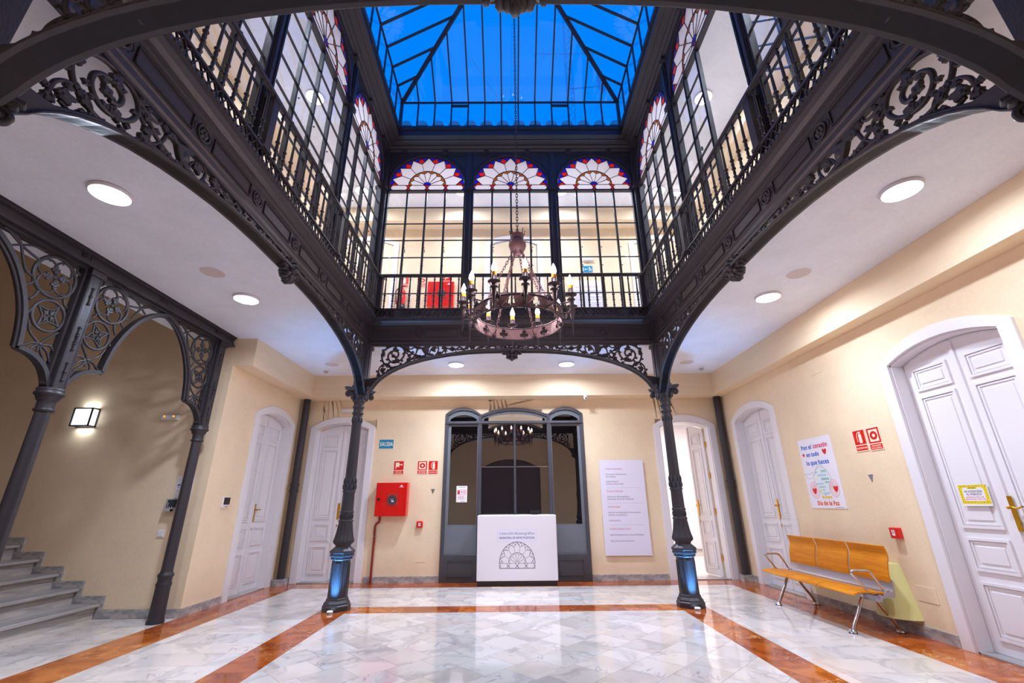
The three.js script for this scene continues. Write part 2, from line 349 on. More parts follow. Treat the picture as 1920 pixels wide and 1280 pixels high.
  // skirtings: grey marble, broken at the doors
  const sk = (nm, label, parts) => { const o = struct(nm, label, 'skirting'); for (const [x0, x1, z0, z1] of parts) { const along = x1 - x0 > z1 - z0, len = Math.max(x1 - x0, z1 - z0), n = Math.max(1, Math.round(len / 0.4)); for (let k = 0; k < n; k++) { const a = k / n, b = (k + 1) / n, e = 0.0008; mesh('skirting_slab', [along ? span(x0 + (x1 - x0) * a + e, x0 + (x1 - x0) * b - e, 0, 0.085, z0, z1) : span(x0, x1, 0, 0.085, z0 + (z1 - z0) * a + e, z0 + (z1 - z0) * b - e)], M.skirt, o); } } };
  sk('baseboard_back', 'low grey marble skirting below the directory board', [[XL, -3.31, ZW, ZW + 0.015], [-2.21, -1.07, ZW, ZW + 0.015], [1.2, 2.36, ZW, ZW + 0.015], [3.42, XR, ZW, ZW + 0.015]]);
  sk('baseboard_left', 'low grey marble skirting beside the left side door', [[XL, XL + 0.015, -6.03, -5.35], [XL, XL + 0.015, ZW + 0.02, -7.18]]);
  sk('baseboard_right', 'low grey marble skirting under the wooden bench', [[XR - 0.015, XR, -5.86, -4.07], [XR - 0.015, XR, ZW + 0.02, -7.07], [XR - 0.015, XR, -2.84, ZFRONT]]);
  sk('baseboard_stair', 'low grey marble skirting at the foot of the stair wall', [[-4.36, XL, -5.35, -5.335]]);
}
// stairs
{
  const st = thing('marble_staircase', 'grey marble staircase climbing beside the cream wall', 'staircase', [0, 0, 0]);
  const n = 11, run = 0.262, rise = 0.143, x0 = -4.36;
  for (let k = 0; k < n; k++) {
    const x = x0 - k * run, y = k * rise;
    mesh('riser', [span(x - run - 0.02, x, y, y + rise - 0.03, -5.33, -2.4)], M.stair, st);
    mesh('tread', [rbox(run + 0.06, 0.03, 2.95, 0.012, x - run / 2 + 0.015, y + rise - 0.015, -3.86)], M.stair, st);
    mesh('stepped_skirting', [span(x - run - 0.05, x + 0.07, y + rise, y + rise + 0.07, -5.35, -5.334), span(x - 0.0, x + 0.07, y + (k ? 0.07 : 0.085), y + rise, -5.35, -5.334)], M.skirt, st);
  }
  mesh('landing', [span(-7.98, x0 - n * run, 0, n * rise, -5.33, -2.4)], M.stair, st);
}
// ---------------------------------------------------------------- cast iron: columns
function revolve(prof, n, mod) {
  const g = new THREE.LatheGeometry(prof.map(([r, y]) => new THREE.Vector2(r, y)), n), p = g.attributes.position;
  for (let i = 0; i < p.count; i++) { const x = p.getX(i), z = p.getZ(i), r = Math.hypot(x, z); if (r < 1e-5) continue; const k = mod(Math.atan2(z, x), p.getY(i), r) / r; p.setX(i, x * k); p.setZ(i, z * k); }
  g.computeVertexNormals(); return g;
}
function spiral(cx, cy, r0, r1, turns, a0, dir, n = 22) { const o = []; for (let i = 0; i <= n; i++) { const t = i / n, r = r0 + (r1 - r0) * t, a = a0 + dir * turns * 2 * Math.PI * t; o.push([cx + r * Math.cos(a), cy + r * Math.sin(a)]); } return o; }
function makeColumn() {
  const t = thing('cast_iron_column', '', 'column');
  const oct = (prof) => { const g = facet(lathe(prof, 8)); g.rotateY(Math.PI / 8); return g; };
  mesh('pedestal', [oct([[0, 0], [0.152, 0], [0.152, 0.05], [0.14, 0.06], [0.14, 0.075], [0.12, 0.1], [0.115, 0.12], [0.108, 0.125], [0.1, 0.5], [0.112, 0.51], [0.112, 0.525], [0.12, 0.53], [0.132, 0.575], [0.138, 0.58], [0.138, 0.6], [0.12, 0.615], [0.09, 0.64], [0, 0.64]])], M.iron, t);
  const panels = []; for (let k = 0; k < 8; k++) { const g = merge([box(0.006, 0.34, 0.004, -0.026, 0.3, 0.098), box(0.006, 0.34, 0.004, 0.026, 0.3, 0.098), box(0.058, 0.006, 0.004, 0, 0.47, 0.096), box(0.058, 0.006, 0.004, 0, 0.13, 0.1)]); g.rotateY(k * Math.PI / 4); panels.push(g); for (let q = -2; q < 3; q++) { const b = sph(0.008, q * 0.016, 0.517, 0.107, 1, 1, 1, 6); b.rotateY(k * Math.PI / 4); panels.push(b); const b2 = sph(0.009, q * 0.018, 0.552, 0.12, 0.8, 1.4, 1, 6); b2.rotateY(k * Math.PI / 4); panels.push(b2); } }
  mesh('pedestal_panelling', panels, M.iron, t);
  mesh('leaf_bell', [revolve([[0.085, 0.635], [0.088, 0.66], [0.105, 0.68], [0.113, 0.7], [0.108, 0.715], [0.098, 0.75], [0.088, 0.8], [0.08, 0.86], [0.078, 0.9], [0.084, 0.91], [0.084, 0.925], [0.076, 0.93]], 64, (a, y, r) => r * (1 + (y > 0.68 && y < 0.88 ? 0.06 * Math.cos(a * 16) : 0)))], M.iron, t);
  mesh('shaft', [revolve([[0.074, 0.925], [0.074, 1.005], [0.08, 1.01], [0.08, 1.025], [0.071, 1.03], [0.068, 1.235], [0.076, 1.24], [0.076, 1.255], [0.069, 1.26], [0.066, 1.4], [0.063, 1.42], [0.057, 2.06], [0.057, 2.1]], 48, (a, y, r) => r * (1 + (y > 1.03 && (y < 1.23 || y > 1.41) ? 0.025 * Math.cos(a * 12) : 0)))], M.iron, t);
  const col = [];
  for (let k = 0; k < 10; k++) { const a = k * Math.PI / 5; for (const [y, r, h] of [[1.3, 0.072, 0.035], [1.36, 0.07, 0.04], [2.1, 0.06, 0.03]]) { const g = sph(0.02, 0, y, 0, 0.8, h / 0.02, 0.5, 7); g.translate(0, 0, r); g.rotateY(a + (y > 1.33 ? 0.3 : 0)); col.push(g); } }
  for (let k = 0; k < 16; k++) { const g = bar([-0.012, 0.945, 0.076], [0, 0.99, 0.076], 0.006); const h = bar([0.012, 0.945, 0.076], [0, 0.99, 0.076], 0.006); g.rotateY(k * Math.PI / 8); h.rotateY(k * Math.PI / 8); col.push(g, h); }
  mesh('leaf_collar', col, M.iron, t);
  mesh('neck', [revolve([[0.058, 2.1], [0.066, 2.12], [0.066, 2.135], [0.059, 2.14], [0.059, 2.18], [0.07, 2.185], [0.07, 2.2], [0.06, 2.205], [0.06, 2.255], [0.072, 2.262], [0.072, 2.278], [0.062, 2.285], [0.064, 2.33], [0.078, 2.34], [0.078, 2.36], [0.072, 2.365], [0.09, 2.43], [0.125, 2.475], [0.0, 2.475]], 32, (a, y, r) => r)], M.iron, t);
  const cap = [];
  for (let k = 0; k < 4; k++) {
    const a = k * Math.PI / 2 + Math.PI / 4;
    const v = merge([tube(spiral(0.155, 2.425, 0.038, 0.008, 1.4, 1.9, -1, 16).map(([x, y]) => [x, y, 0]), 0.013, 34, 7), tube([[0.07, 2.36, 0], [0.085, 2.41, 0], [0.115, 2.45, 0], [0.15, 2.462, 0]], 0.014, 12, 7), sph(0.016, 0.155, 2.425, 0, 1, 1, 1.6, 8), sph(0.03, 0.1, 2.4, 0, 0.7, 1.4, 0.9, 8)]);
    v.rotateY(a); cap.push(v);
    const l = merge([sph(0.03, 0.08, 2.4, 0, 0.5, 1.6, 0.8, 8), sph(0.018, 0.1, 2.445, 0, 1, 0.8, 1.2, 8), sph(0.02, 0.115, 2.475, 0, 0.8, 1, 1.2, 8)]); l.rotateY(k * Math.PI / 2); cap.push(l);
  }
  const ab = (h, d, y) => { const p = []; for (let k = 0; k < 4; k++) { const a = k * Math.PI / 2; const c = Math.cos(a), s = Math.sin(a); for (const [x, z] of [[h, -h + 0.025], [h - d, -0.08], [h - d * 1.2, 0], [h - d, 0.08], [h, h - 0.025]]) p.push([x * c - z * s, x * s + z * c]); } const g = extr(p, 0.022, 0, [], 0.004); g.rotateX(-Math.PI / 2); g.translate(0, y, 0); return g; };
  cap.push(ab(0.15, 0.035, 2.475), ab(0.16, 0.035, 2.495));
  mesh('capital', cap, M.iron, t);
  mesh('upper_post', [box(0.15, 0.66, 0.15, 0, 2.83, 0), box(0.17, 0.03, 0.17, 0, 2.53, 0), box(0.19, 0.05, 0.19, 0, 3.09, 0), box(0.07, 0.5, 0.17, 0, 2.83, 0), box(0.17, 0.5, 0.07, 0, 2.83, 0)], M.iron, t);
  return t;
}
{
  const c0 = makeColumn();
  const at = [['back', -1, 'dark cast iron column lit blue at its foot, beside the red hose cabinet'], ['back', 1, 'dark cast iron column lit blue at its foot, beside the open white door'], ['front', -1, 'dark cast iron column carrying the entrance arch on the stair side'], ['front', 1, 'dark cast iron column carrying the entrance arch on the bench side']];
  at.forEach(([s, sx, label], i) => { const pos = [CX + sx * HX, 0, s === 'back' ? ZB : ZF]; if (i) copyOf(c0, pos, 0, label, 'columns at the corners of the light well'); else { c0.position.set(...pos); c0.userData.label = label; c0.userData.group = 'columns at the corners of the light well'; } });
}

// ---------------------------------------------------------------- pierced arches between the columns
const RIM_LO = [[0.085, 2.42], [0.12, 2.46], [0.165, 2.51], [0.2, 2.565], [0.25, 2.622], [0.31, 2.674], [0.394, 2.73], [0.488, 2.78], [0.615, 2.832], [0.777, 2.882], [0.95, 2.922], [1.16, 2.958], [1.38, 2.982], [1.6, 2.994], [1.98, 2.998]];
const RIM_UP = [[0.085, 2.63], [0.2, 2.645], [0.235, 2.652], [0.3, 2.704], [0.38, 2.764], [0.507, 2.82], [0.668, 2.871], [0.814, 2.91], [0.99, 2.949], [1.21, 2.989], [1.43, 3.02], [1.66, 3.037], [1.98, 3.04]];
const ch = ([x, y]) => [0.175 + (x - 120) * 0.00108, 3.1 - (y - 100) * 0.00115];
function leafShape(x, y, s, a, z = 0.014) {     // lobed leaf with a raised rib
  const o = [], n = 20, c = Math.cos(a), k = Math.sin(a);
  for (let i = 0; i < n; i++) { const t = i / n * 2 * Math.PI, r = (0.74 + 0.3 * Math.cos(t)) * (1 + 0.2 * Math.cos(5 * t)), u = r * Math.cos(t) * 1.12, v = r * Math.sin(t) * 0.92; o.push([x + s * (u * c - v * k), y + s * (u * k + v * c)]); }
  return merge([extr(o, 2 * z, -z, [], Math.min(0.004, s * 0.12)), sph(s * 0.4, x, y, 0, 1, 1, z * 1.6 / (s * 0.4), 6)]);
}
const rimTop = (x) => { for (let i = 1; i < RIM_UP.length; i++) if (x <= RIM_UP[i][0]) { const [a, b] = [RIM_UP[i - 1], RIM_UP[i]]; return a[1] + (b[1] - a[1]) * (x - a[0]) / (b[0] - a[0]); } return 3.04; };
function scrollHalf() {
  const l = []; let side = 1;
  const T = (pts, r) => {
    const cv = new THREE.CatmullRomCurve3(pts.map(ch).map(([x, y]) => V3(x, y, 0)), false, 'centripetal'), n = Math.floor(cv.getLength() / 0.095);
    for (let k = 1; k <= n; k++) { const p = cv.getPointAt((k - 0.4) / n), t = cv.getTangentAt((k - 0.4) / n), a = Math.atan2(t.y, t.x) + side * 0.85, sz = 0.016 + 0.008 * ((k * 7 % 5) / 5), x = p.x + 0.021 * Math.cos(a), y = p.y + 0.021 * Math.sin(a); side = -side; if (x > 0.12 && y < 3.085 && y > rimTop(x) + 0.004) l.push(leafShape(x, y, sz, a, 0.011)); }
    return tube(pts.map(ch).map(([x, y]) => [x, y, 0]), r * 1.22, pts.length * 4, 6); };
  l.push(T([[590, 298], [500, 330], [430, 345], [330, 368], [245, 340], [195, 265], [198, 185], [265, 125], [360, 104], [432, 125], [466, 180], [450, 250], [400, 296], [330, 310], [277, 272], [268, 215], [300, 178], [350, 166], [390, 192], [384, 240], [350, 256]], 0.0105));
  l.push(T([[150, 480], [165, 440], [175, 372], [215, 332], [270, 325], [305, 360], [296, 408], [250, 438], [205, 430]], 0.008));
  l.push(T([[420, 120], [500, 152], [560, 202], [620, 222], [680, 236], [735, 242], [830, 244]], 0.0095));
  l.push(T([[430, 125], [500, 142], [555, 142], [577, 118], [560, 98]], 0.008));
  l.push(T([[470, 180], [520, 222], [556, 262], [600, 216], [622, 150], [640, 120]], 0.0085));
  l.push(T([[460, 345], [500, 300], [545, 275], [600, 262], [690, 248]], 0.0085));
  l.push(T([[720, 256], [830, 238], [900, 214], [950, 172], [985, 142], [1050, 156], [1100, 150], [1137, 124], [1130, 96]], 0.0095));
  l.push(T([[848, 98], [882, 130], [872, 190], [838, 232]], 0.008));
  l.push(T([[770, 215], [790, 150], [830, 120], [870, 140]], 0.007));
  l.push(T([[950, 150], [982, 216]], 0.007)); l.push(T([[1095, 150], [1102, 192]], 0.007));
  l.push(T([[900, 215], [950, 222]], 0.006)); l.push(T([[355, 350], [372, 380], [345, 395], [320, 400]], 0.006)); l.push(T([[370, 366], [400, 345], [392, 372]], 0.005));
  l.push(T([[1110, 160], [1200, 148], [1262, 120], [1322, 150], [1332, 164]], 0.008)); l.push(T([[1215, 98], [1240, 122], [1262, 120]], 0.006));
  l.push(T([[1345, 158], [1400, 122], [1450, 126], [1500, 141], [1550, 110], [1600, 132], [1662, 122], [1725, 132]], 0.007)); l.push(T([[1410, 98], [1412, 156]], 0.006)); l.push(T([[1500, 98], [1520, 130]], 0.005)); l.push(T([[1600, 98], [1590, 130]], 0.005)); l.push(T([[1650, 100], [1720, 150]], 0.006));
  for (const [x, y, s, a] of [[345, 160, 34, 1.3], [372, 280, 34, -0.8], [335, 235, 26, 2.4], [205, 405, 36, 0.5], [175, 445, 24, -1.9], [205, 225, 30, 1.9], [195, 170, 18, 1.2], [518, 285, 30, 1.2], [520, 220, 26, -0.9], [590, 294, 22, 0.2], [500, 170, 22, -0.5], [695, 245, 26, 0.3], [640, 138, 20, 2.6], [815, 145, 34, -1.0], [940, 135, 32, 0.1], [885, 205, 26, 0.7], [1040, 148, 34, 0.05], [1060, 150, 20, -1.2], [1225, 140, 26, 0.5], [1285, 130, 26, -0.5], [1170, 150, 20, 0.1], [1420, 122, 22, 0.2], [1385, 140, 18, 0.8], [1555, 112, 22, 1.2], [1480, 132, 16, -0.3], [1655, 128, 20, 0.2], [1700, 115, 22, -0.6], [265, 350, 22, -0.6], [470, 340, 20, 0.6], [240, 335, 18, 2.0], [460, 120, 24, 0.2]]) { const [u, v] = ch([x, y]); l.push(leafShape(u, v, s * 0.00118, a)); }
  // the bird in the vine
  const bird = [[612, 152], [622, 122], [650, 116], [668, 128], [690, 128], [735, 108], [792, 100], [760, 140], [742, 165], [765, 198], [830, 212], [815, 230], [752, 226], [715, 212], [690, 182], [672, 150], [640, 142], [628, 160]].map(ch);
  l.push(extr(bird, 0.034, -0.017, [], 0.005)); { const [u, v] = ch([735, 165]); l.push(sph(0.04, u, v, 0, 0.9, 1.1, 0.6, 9)); }
  return l;
}
const scrollGeo = merge(scrollHalf());
{ const p = scrollGeo.attributes.position; for (let i = 0; i < p.count; i++) if (p.getY(i) > 3.0995) p.setY(i, 3.0995); }     // cast against the beam
const rimPoly = [...RIM_LO, ...RIM_UP.slice().reverse()];
const rimGeo = merge([extr(rimPoly, 0.09, -0.045, [], 0.006), extr([...RIM_LO, ...RIM_LO.map(([x, y]) => [x, y + 0.016]).reverse()], 0.125, -0.0625, [], 0.004)]);
const capStrip = box(1.9, 0.012, 0.036, 1.03, 3.0935, 0);
function keyOrnament() {
  const l = [];
  for (const s of [-1, 1]) for (let k = 0; k < 5; k++) { const a = s * (0.35 + k * 0.42), g = sph(0.034, 0, 0.052, 0.0, 0.5, 1.5, 0.55, 8); g.rotateZ(a); g.translate(0, 3.055, 0); l.push(g); l.push(sph(0.014, Math.sin(a) * -0.098, 3.055 + Math.cos(a) * 0.098, 0.012, 1, 1, 1, 6)); }
  l.push(sph(0.042, 0, 3.05, 0, 0.8, 1.1, 1.1, 10), sph(0.03, 0, 3.1, 0, 1.2, 0.8, 1.0, 8), sph(0.034, -0.035, 3.0, 0, 0.8, 1.0, 0.9, 8), sph(0.034, 0.035, 3.0, 0, 0.8, 1.0, 0.9, 8), sph(0.032, 0, 2.985, 0, 0.8, 1.3, 1.0, 8));
  for (const [x, y, r] of [[-0.045, 2.965, 0.018], [0.045, 2.965, 0.018], [0, 2.945, 0.022], [0, 2.925, 0.013], [-0.022, 2.95, 0.016], [0.022, 2.95, 0.016], [-0.075, 3.05, 0.024], [0.075, 3.05, 0.024], [-0.1, 3.075, 0.018], [0.1, 3.075, 0.018]]) l.push(sph(r, x, y, 0, 1, 1.2, 1.2, 7));
  const g = merge(l); g.computeBoundingBox(); g.translate(0, -g.boundingBox.max.y, 0); g.scale(1.3, 0.92, 1.9); g.translate(0, 3.0995, 0); return g;
}
const keyGeo = keyOrnament();
for (const [k, S] of Object.entries(SIDES)) {
  const a = thing('pierced_arch', { back: 'pierced vine scroll iron arch over the reception counter', left: 'pierced vine scroll iron arch over the stair side', right: 'pierced vine scroll iron arch over the bench side', front: 'large dark pierced iron arch sweeping overhead at the entrance' }[k], 'arch', S.pos, S.turn, 'iron arches round the light well');
  const f = S.L / HX;
  for (const s of [-1, 1]) {
    // local run: column axis at -+L, middle at 0
    const h = new THREE.Group(); h.name = 'arch_half'; h.scale.set(-s * f, 1, 1); h.position.set(s * S.L, 0, 0.045); a.add(h);
    mesh('rim', rimGeo, M.iron, h); mesh('scrollwork', scrollGeo, M.iron, h); mesh('top_strip', capStrip, M.iron, h);
  }
  mesh('key_ornament', keyGeo, M.iron, a).position.z = 0.045;
}

// ---------------------------------------------------------------- gallery beams, lattice, railings
const PROF = [[0.02, 3.1], [0.055, 3.1], [0.055, 3.115], [0.065, 3.13], [0.065, 3.155], [0.052, 3.165], [0.052, 3.18], [0.06, 3.19], [0.06, 3.335], [0.078, 3.345], [0.078, 3.37], [0.09, 3.375], [0.112, 3.4], [0.14, 3.42], [0.14, 3.445], [0.155, 3.45], [0.155, 3.475], [0.13, 3.48], [0.02, 3.48]];
const balProf = [[0, 0], [0.014, 0], [0.014, 0.014], [0.0085, 0.02], [0.0085, 0.03], [0.017, 0.036], [0.017, 0.044], [0.009, 0.052], [0.0125, 0.075], [0.0095, 0.105], [0.018, 0.115], [0.018, 0.124], [0.0105, 0.134], [0.0145, 0.16], [0.01, 0.188], [0.019, 0.198], [0.019, 0.206], [0.0105, 0.216], [0.0115, 0.235], [0.0085, 0.43], [0.013, 0.44], [0.013, 0.452], [0.009, 0.46], [0.009, 0.49], [0, 0.49]];
const balGeo = lathe(balProf, 9);
const rosGeo = (() => { const l = [torus(0.052, 0.008, 0, 0, 0.0, 20)]; for (let k = 0; k < 6; k++) l.push(sph(0.016, 0.024 * Math.cos(k * Math.PI / 3), 0.024 * Math.sin(k * Math.PI / 3), 0.0, 1, 1, 0.6, 6)); l.push(sph(0.014, 0, 0, 0.006, 1, 1, 0.8, 6)); return merge(l); })();
for (const [k, S] of Object.entries(SIDES)) {
  const name = { back: 'above the reception arch', left: 'on the stair side of the well', right: 'on the bench side of the well', front: 'above the entrance arch' }[k];
  const b = thing('gallery_beam', 'dark moulded cast iron gallery beam ' + name, 'beam', S.pos, S.turn, 'beams round the light well');
  mesh('moulded_beam', [sweepSide(PROF, S.L), box(2 * S.L, 0.125, 0.05, 0, 3.5425, 0.0)], M.iron, b);
  const n = k === 'back' || k === 'front' ? 5 : 7, gap = 0.62;
  for (let i = 0; i < n; i++) {
    const x = (i - (n - 1) / 2) * gap;
    mesh('rosette', rosGeo, M.iron, b).position.set(x, 3.263, 0.065);
    if (i < n - 1) mesh('fascia_panel', [box(gap - 0.2, 0.008, 0.014, x + gap / 2, 3.315, 0.063), box(gap - 0.2, 0.008, 0.014, x + gap / 2, 3.212, 0.063), box(0.008, 0.11, 0.014, x + 0.1, 3.263, 0.063), box(0.008, 0.11, 0.014, x + gap - 0.1, 3.263, 0.063), tube(arcPts(x + 0.02, 3.263, 0.06, 0.05, -0.9, 0.9, 6).map(([u, v]) => [u, v, 0.06]), 0.005, 8, 5), tube(arcPts(x + gap - 0.02, 3.263, 0.06, 0.05, 2.24, 4.04, 6).map(([u, v]) => [u, v, 0.06]), 0.005, 8, 5)], M.iron, b);
  }
  const beads = []; for (let x = -S.L + 0.18; x < S.L - 0.17; x += 0.045) beads.push(sph(0.016, x, 3.462, 0.155, 0.9, 0.8, 0.7, 6));
  mesh('bead_row', beads, M.iron, b).userData.kind = 'stuff';
  // corner blocks
  mesh('corner_block', [box(0.11, 0.2, 0.11, -S.L + 0.03, 3.25, 0.03), torus(0.03, 0.006, -S.L + 0.05, 3.26, 0.09, 14)], M.iron, b);
  if (k === 'front') continue;
  const r = thing('gallery_railing', 'dark cast iron railing of turned balusters ' + name, 'railing', S.pos, S.turn, 'railings round the light well');
  const d = 0.115, L = S.L - d, lat = [];
  for (let x = -L; x < L - 0.03; x += 0.0685) { const e = Math.min(0.0685, L - x); lat.push(bar([x, 3.492, d], [x + e, 3.592, d], 0.009, 0.012), bar([x, 3.592, d], [x + e, 3.492, d], 0.009, 0.012), box(0.014, 0.014, 0.016, x + e / 2, 3.542, d)); }
  lat.push(box(2 * L, 0.012, 0.024, 0, 3.488, d), box(2 * L, 0.018, 0.03, 0, 3.6, d));
  mesh('lattice_strip', lat, M.iron, r);
  mesh('hand_rail', [rbox(2 * L + 0.03, 0.026, 0.055, 0.006, 0, 4.117, d), box(2 * L, 0.016, 0.03, 0, 4.098, d)], M.iron, r);
  const bays = k === 'back' ? [-0.65, 0.66] : [-0.74, 0.74], m = Math.round(2 * L / 0.112);
  for (let i = 1; i < m; i++) { const x = -L + 2 * L * i / m; if (bays.some((q) => Math.abs(q - x) < 0.055)) continue; mesh('baluster', balGeo, M.iron, r).position.set(x, 3.605, d); }
  for (const q of [...bays, -L + 0.03, L - 0.03]) mesh('newel', [box(0.075, 0.53, 0.075, q, 3.865, d - 0.02), box(0.095, 0.03, 0.095, q, 4.1, d - 0.02), box(0.095, 0.03, 0.095, q, 3.615, d - 0.02)], M.iron, r);
}
// ---------------------------------------------------------------- glazed gallery screens with leaded fan heads
// fan pattern: list of {kind, poly}; centre of the half circle at 0,0; strip of hexagons below
function fanPattern(R, strip) {
  const out = [], N = 7, st = Math.PI / N, P = (a, r) => [r * Math.cos(a), r * Math.sin(a)], ri = R * 0.5;
  const arc = (a0, a1, r, n = 3) => { const o = []; for (let i = 0; i <= n; i++) o.push(P(a0 + (a1 - a0) * i / n, r)); return o; };
  for (let k = 0; k < N; k++) {
    const a = k * st, b = a + st, m = (a + b) / 2;
    out.push({ kind: 'opal', poly: [...arc(b, a, ri).slice(), P(a, R * 0.77), P(m, R * 0.975), P(b, R * 0.77)] });
    out.push({ kind: 'opal', poly: [...arc(b, a, R * 0.1, 2), P(a, ri * 0.8), P(m, ri * 0.955), P(b, ri * 0.8)] });
  }
  for (let k = 0; k <= N; k++) {
    const b = k * st, q = st * 0.24, lo = Math.max(0, b - q), hi = Math.min(Math.PI, b + q), rm = R * 0.875;
    out.push({ kind: 'red', poly: [P(b, R * 0.77), ...(k > 0 ? [P(lo, rm)] : []), P(b, R * 0.985), ...(k < N ? [P(hi, rm)] : [])].reverse() });
    if (k > 0) out.push({ kind: 'blue', poly: [P(lo, rm), P(b - st / 2, R * 0.975), ...arc(b - st / 2, b, R * 0.99, 3)] });
    if (k < N) out.push({ kind: 'blue', poly: [P(hi, rm), P(b, R * 0.985), ...arc(b, b + st / 2, R * 0.99, 3)].reverse() });
    const l2 = Math.max(0, b - st / 2), h2 = Math.min(Math.PI, b + st / 2);
    out.push({ kind: 'amber', poly: [P(b, ri * 0.8), ...(k > 0 ? [P(l2, ri * 0.955)] : []), ...arc(l2, h2, ri * 0.985, 4).reverse().reverse(), ...(k < N ? [P(h2, ri * 0.955)] : [])] });
  }
  out.push({ kind: 'blue', poly: [...arc(0, Math.PI, R * 0.098, 8)] });
  const s = strip, c = R / 2, e = s * 0.42;
  for (let k = 0; k < 4; k++) { const x0 = -R + k * c, x1 = x0 + c; out.push({ kind: 'opal', poly: [[x0 + e * 0.25, -s / 2], [x0 + e, -s], [x1 - e, -s], [x1 - e * 0.25, -s / 2], [x1 - e, 0], [x0 + e, 0]] }); }
  for (let k = 0; k <= 4; k++) { const x = -R + k * c, l = Math.max(-R, x - e), h = Math.min(R, x + e), edge = k % 4 === 0; out.push({ kind: 'red', poly: [[l, 0], [x, -s / 2], [h, 0]] }, { kind: edge ? 'blue' : 'red', poly: [[l, -s], [h, -s], [x, -s / 2]] }); }
  return out.filter((p) => Math.abs(area(p.poly)) > 1e-5);
}
const glassOf = { opal: M.opal, red: M.redGlass, blue: M.blueGlass, amber: M.amberGlass };
const SILL = 3.605, FAN0 = 5.65;
function fanSet(R, strip) {
  const pat = fanPattern(R, strip), came = [];
  const panes = pat.map(({ kind, poly }) => ({ kind, geo: new THREE.ShapeGeometry(shape(poly)) }));
  for (const { poly, kind } of pat) for (let i = 0; i < poly.length; i++) { const a = poly[i], b = poly[(i + 1) % poly.length]; if (Math.hypot(a[0] - b[0], a[1] - b[1]) < 0.004) continue; came.push(bar([a[0], a[1], 0], [b[0], b[1], 0], kind === 'opal' ? 0.006 : 0.0045, 0.012)); }
  return { panes, came: merge(came) };
}
function makeScreen(W, name, label, openCols = []) {
  const g = struct(name, label, 'window'), w = W / 2, R = w - 0.03, strip = 0.105, yc = FAN0 + strip + 0.012, rows = 7, cols = 4, post = 0.03, Ht = FAN0 - SILL - 0.01;
  const top = 6.36, hole = [...arcPts(0, yc, R, R * 0.93, 0, Math.PI, 28), [-R, FAN0 + 0.01], [R, FAN0 + 0.01]];
  mesh('frame', [box(post, FAN0 - SILL, 0.06, -w + post / 2, (SILL + FAN0) / 2, 0), box(post, FAN0 - SILL, 0.06, w - post / 2, (SILL + FAN0) / 2, 0), box(W, 0.024, 0.06, 0, FAN0, 0), box(W, 0.03, 0.06, 0, SILL + 0.015, 0)], M.iron, g);
  mesh('arch_plate', [extr([[-w, FAN0 - 0.01], [w, FAN0 - 0.01], [w, top], [-w, top]], 0.05, -0.025, [hole]), tube(arcPts(0, yc, R + 0.012, R * 0.93 + 0.012, 0, Math.PI, 28).map(([x, y]) => [x, y, 0.03]), 0.012, 40, 6), tube(arcPts(0, yc, R + 0.05, R * 0.93 + 0.05, 0.35, Math.PI - 0.35, 20).map(([x, y]) => [x, y, 0.026]), 0.007, 32, 5), bar([-w + 0.02, 6.33, 0.03], [w - 0.02, 6.33, 0.03], 0.02)], M.iron, g);
  const cw = (W - 2 * post) / cols, rh = Ht / rows, x0 = -w + post, open = (c) => openCols.includes(c);
  for (let c = 1; c < cols; c++) if (!(open(c) && open(c - 1))) mesh('mullion', [box(0.026, Ht, 0.04, x0 + c * cw, SILL + Ht / 2, 0), rod([x0 + c * cw - 0.005, SILL + 0.05, 0.026], [x0 + c * cw - 0.005, SILL + Ht - 0.04, 0.026], 0.005, 0.005, 6)], M.iron, g);
  const segs = openCols.length ? [0, 1, 2, 3].filter((c) => !open(c)) : null;
  for (let r = 1; r < rows; r++) if (!segs) mesh('glazing_bar', [box(W - 2 * post, 0.011, 0.02, 0, SILL + r * rh, 0)], M.iron, g); else mesh('glazing_bar', segs.map((c) => box(cw, 0.011, 0.02, x0 + (c + 0.5) * cw, SILL + r * rh, 0)), M.iron, g);
  const pane = new THREE.PlaneGeometry(cw - 0.02, rh - 0.008);
  for (let r = 0; r < rows; r++) for (let c = 0; c < cols; c++) if (!open(c)) mesh('glass_pane', pane, M.glass, g).position.set(x0 + (c + 0.5) * cw, SILL + (r + 0.5) * rh, 0);
  for (let c = 1; c < cols; c++) if (!open(c)) mesh('latch', [box(0.006, 0.05, 0.02, x0 + c * cw + 0.02, SILL + 1.0, -0.03), sph(0.009, x0 + c * cw + 0.025, SILL + 1.02, 0.03, 1, 1, 1, 6), sph(0.009, x0 + c * cw + 0.02, SILL + 0.72, 0.03, 1, 1, 1, 6)], M.iron, g);
  const fs = fanSet(R, strip);
  const head = new THREE.Group(); head.name = 'fan_head'; head.position.y = yc; head.scale.y = 0.93; g.add(head);
  mesh('lead_cames', fs.came, M.iron, head);
  const names = { opal: 'opal_pane', red: 'red_pane', blue: 'blue_pane', amber: 'amber_pane' };
  for (const p of fs.panes) mesh(names[p.kind], p.geo, glassOf[p.kind], head);
  return g;
}
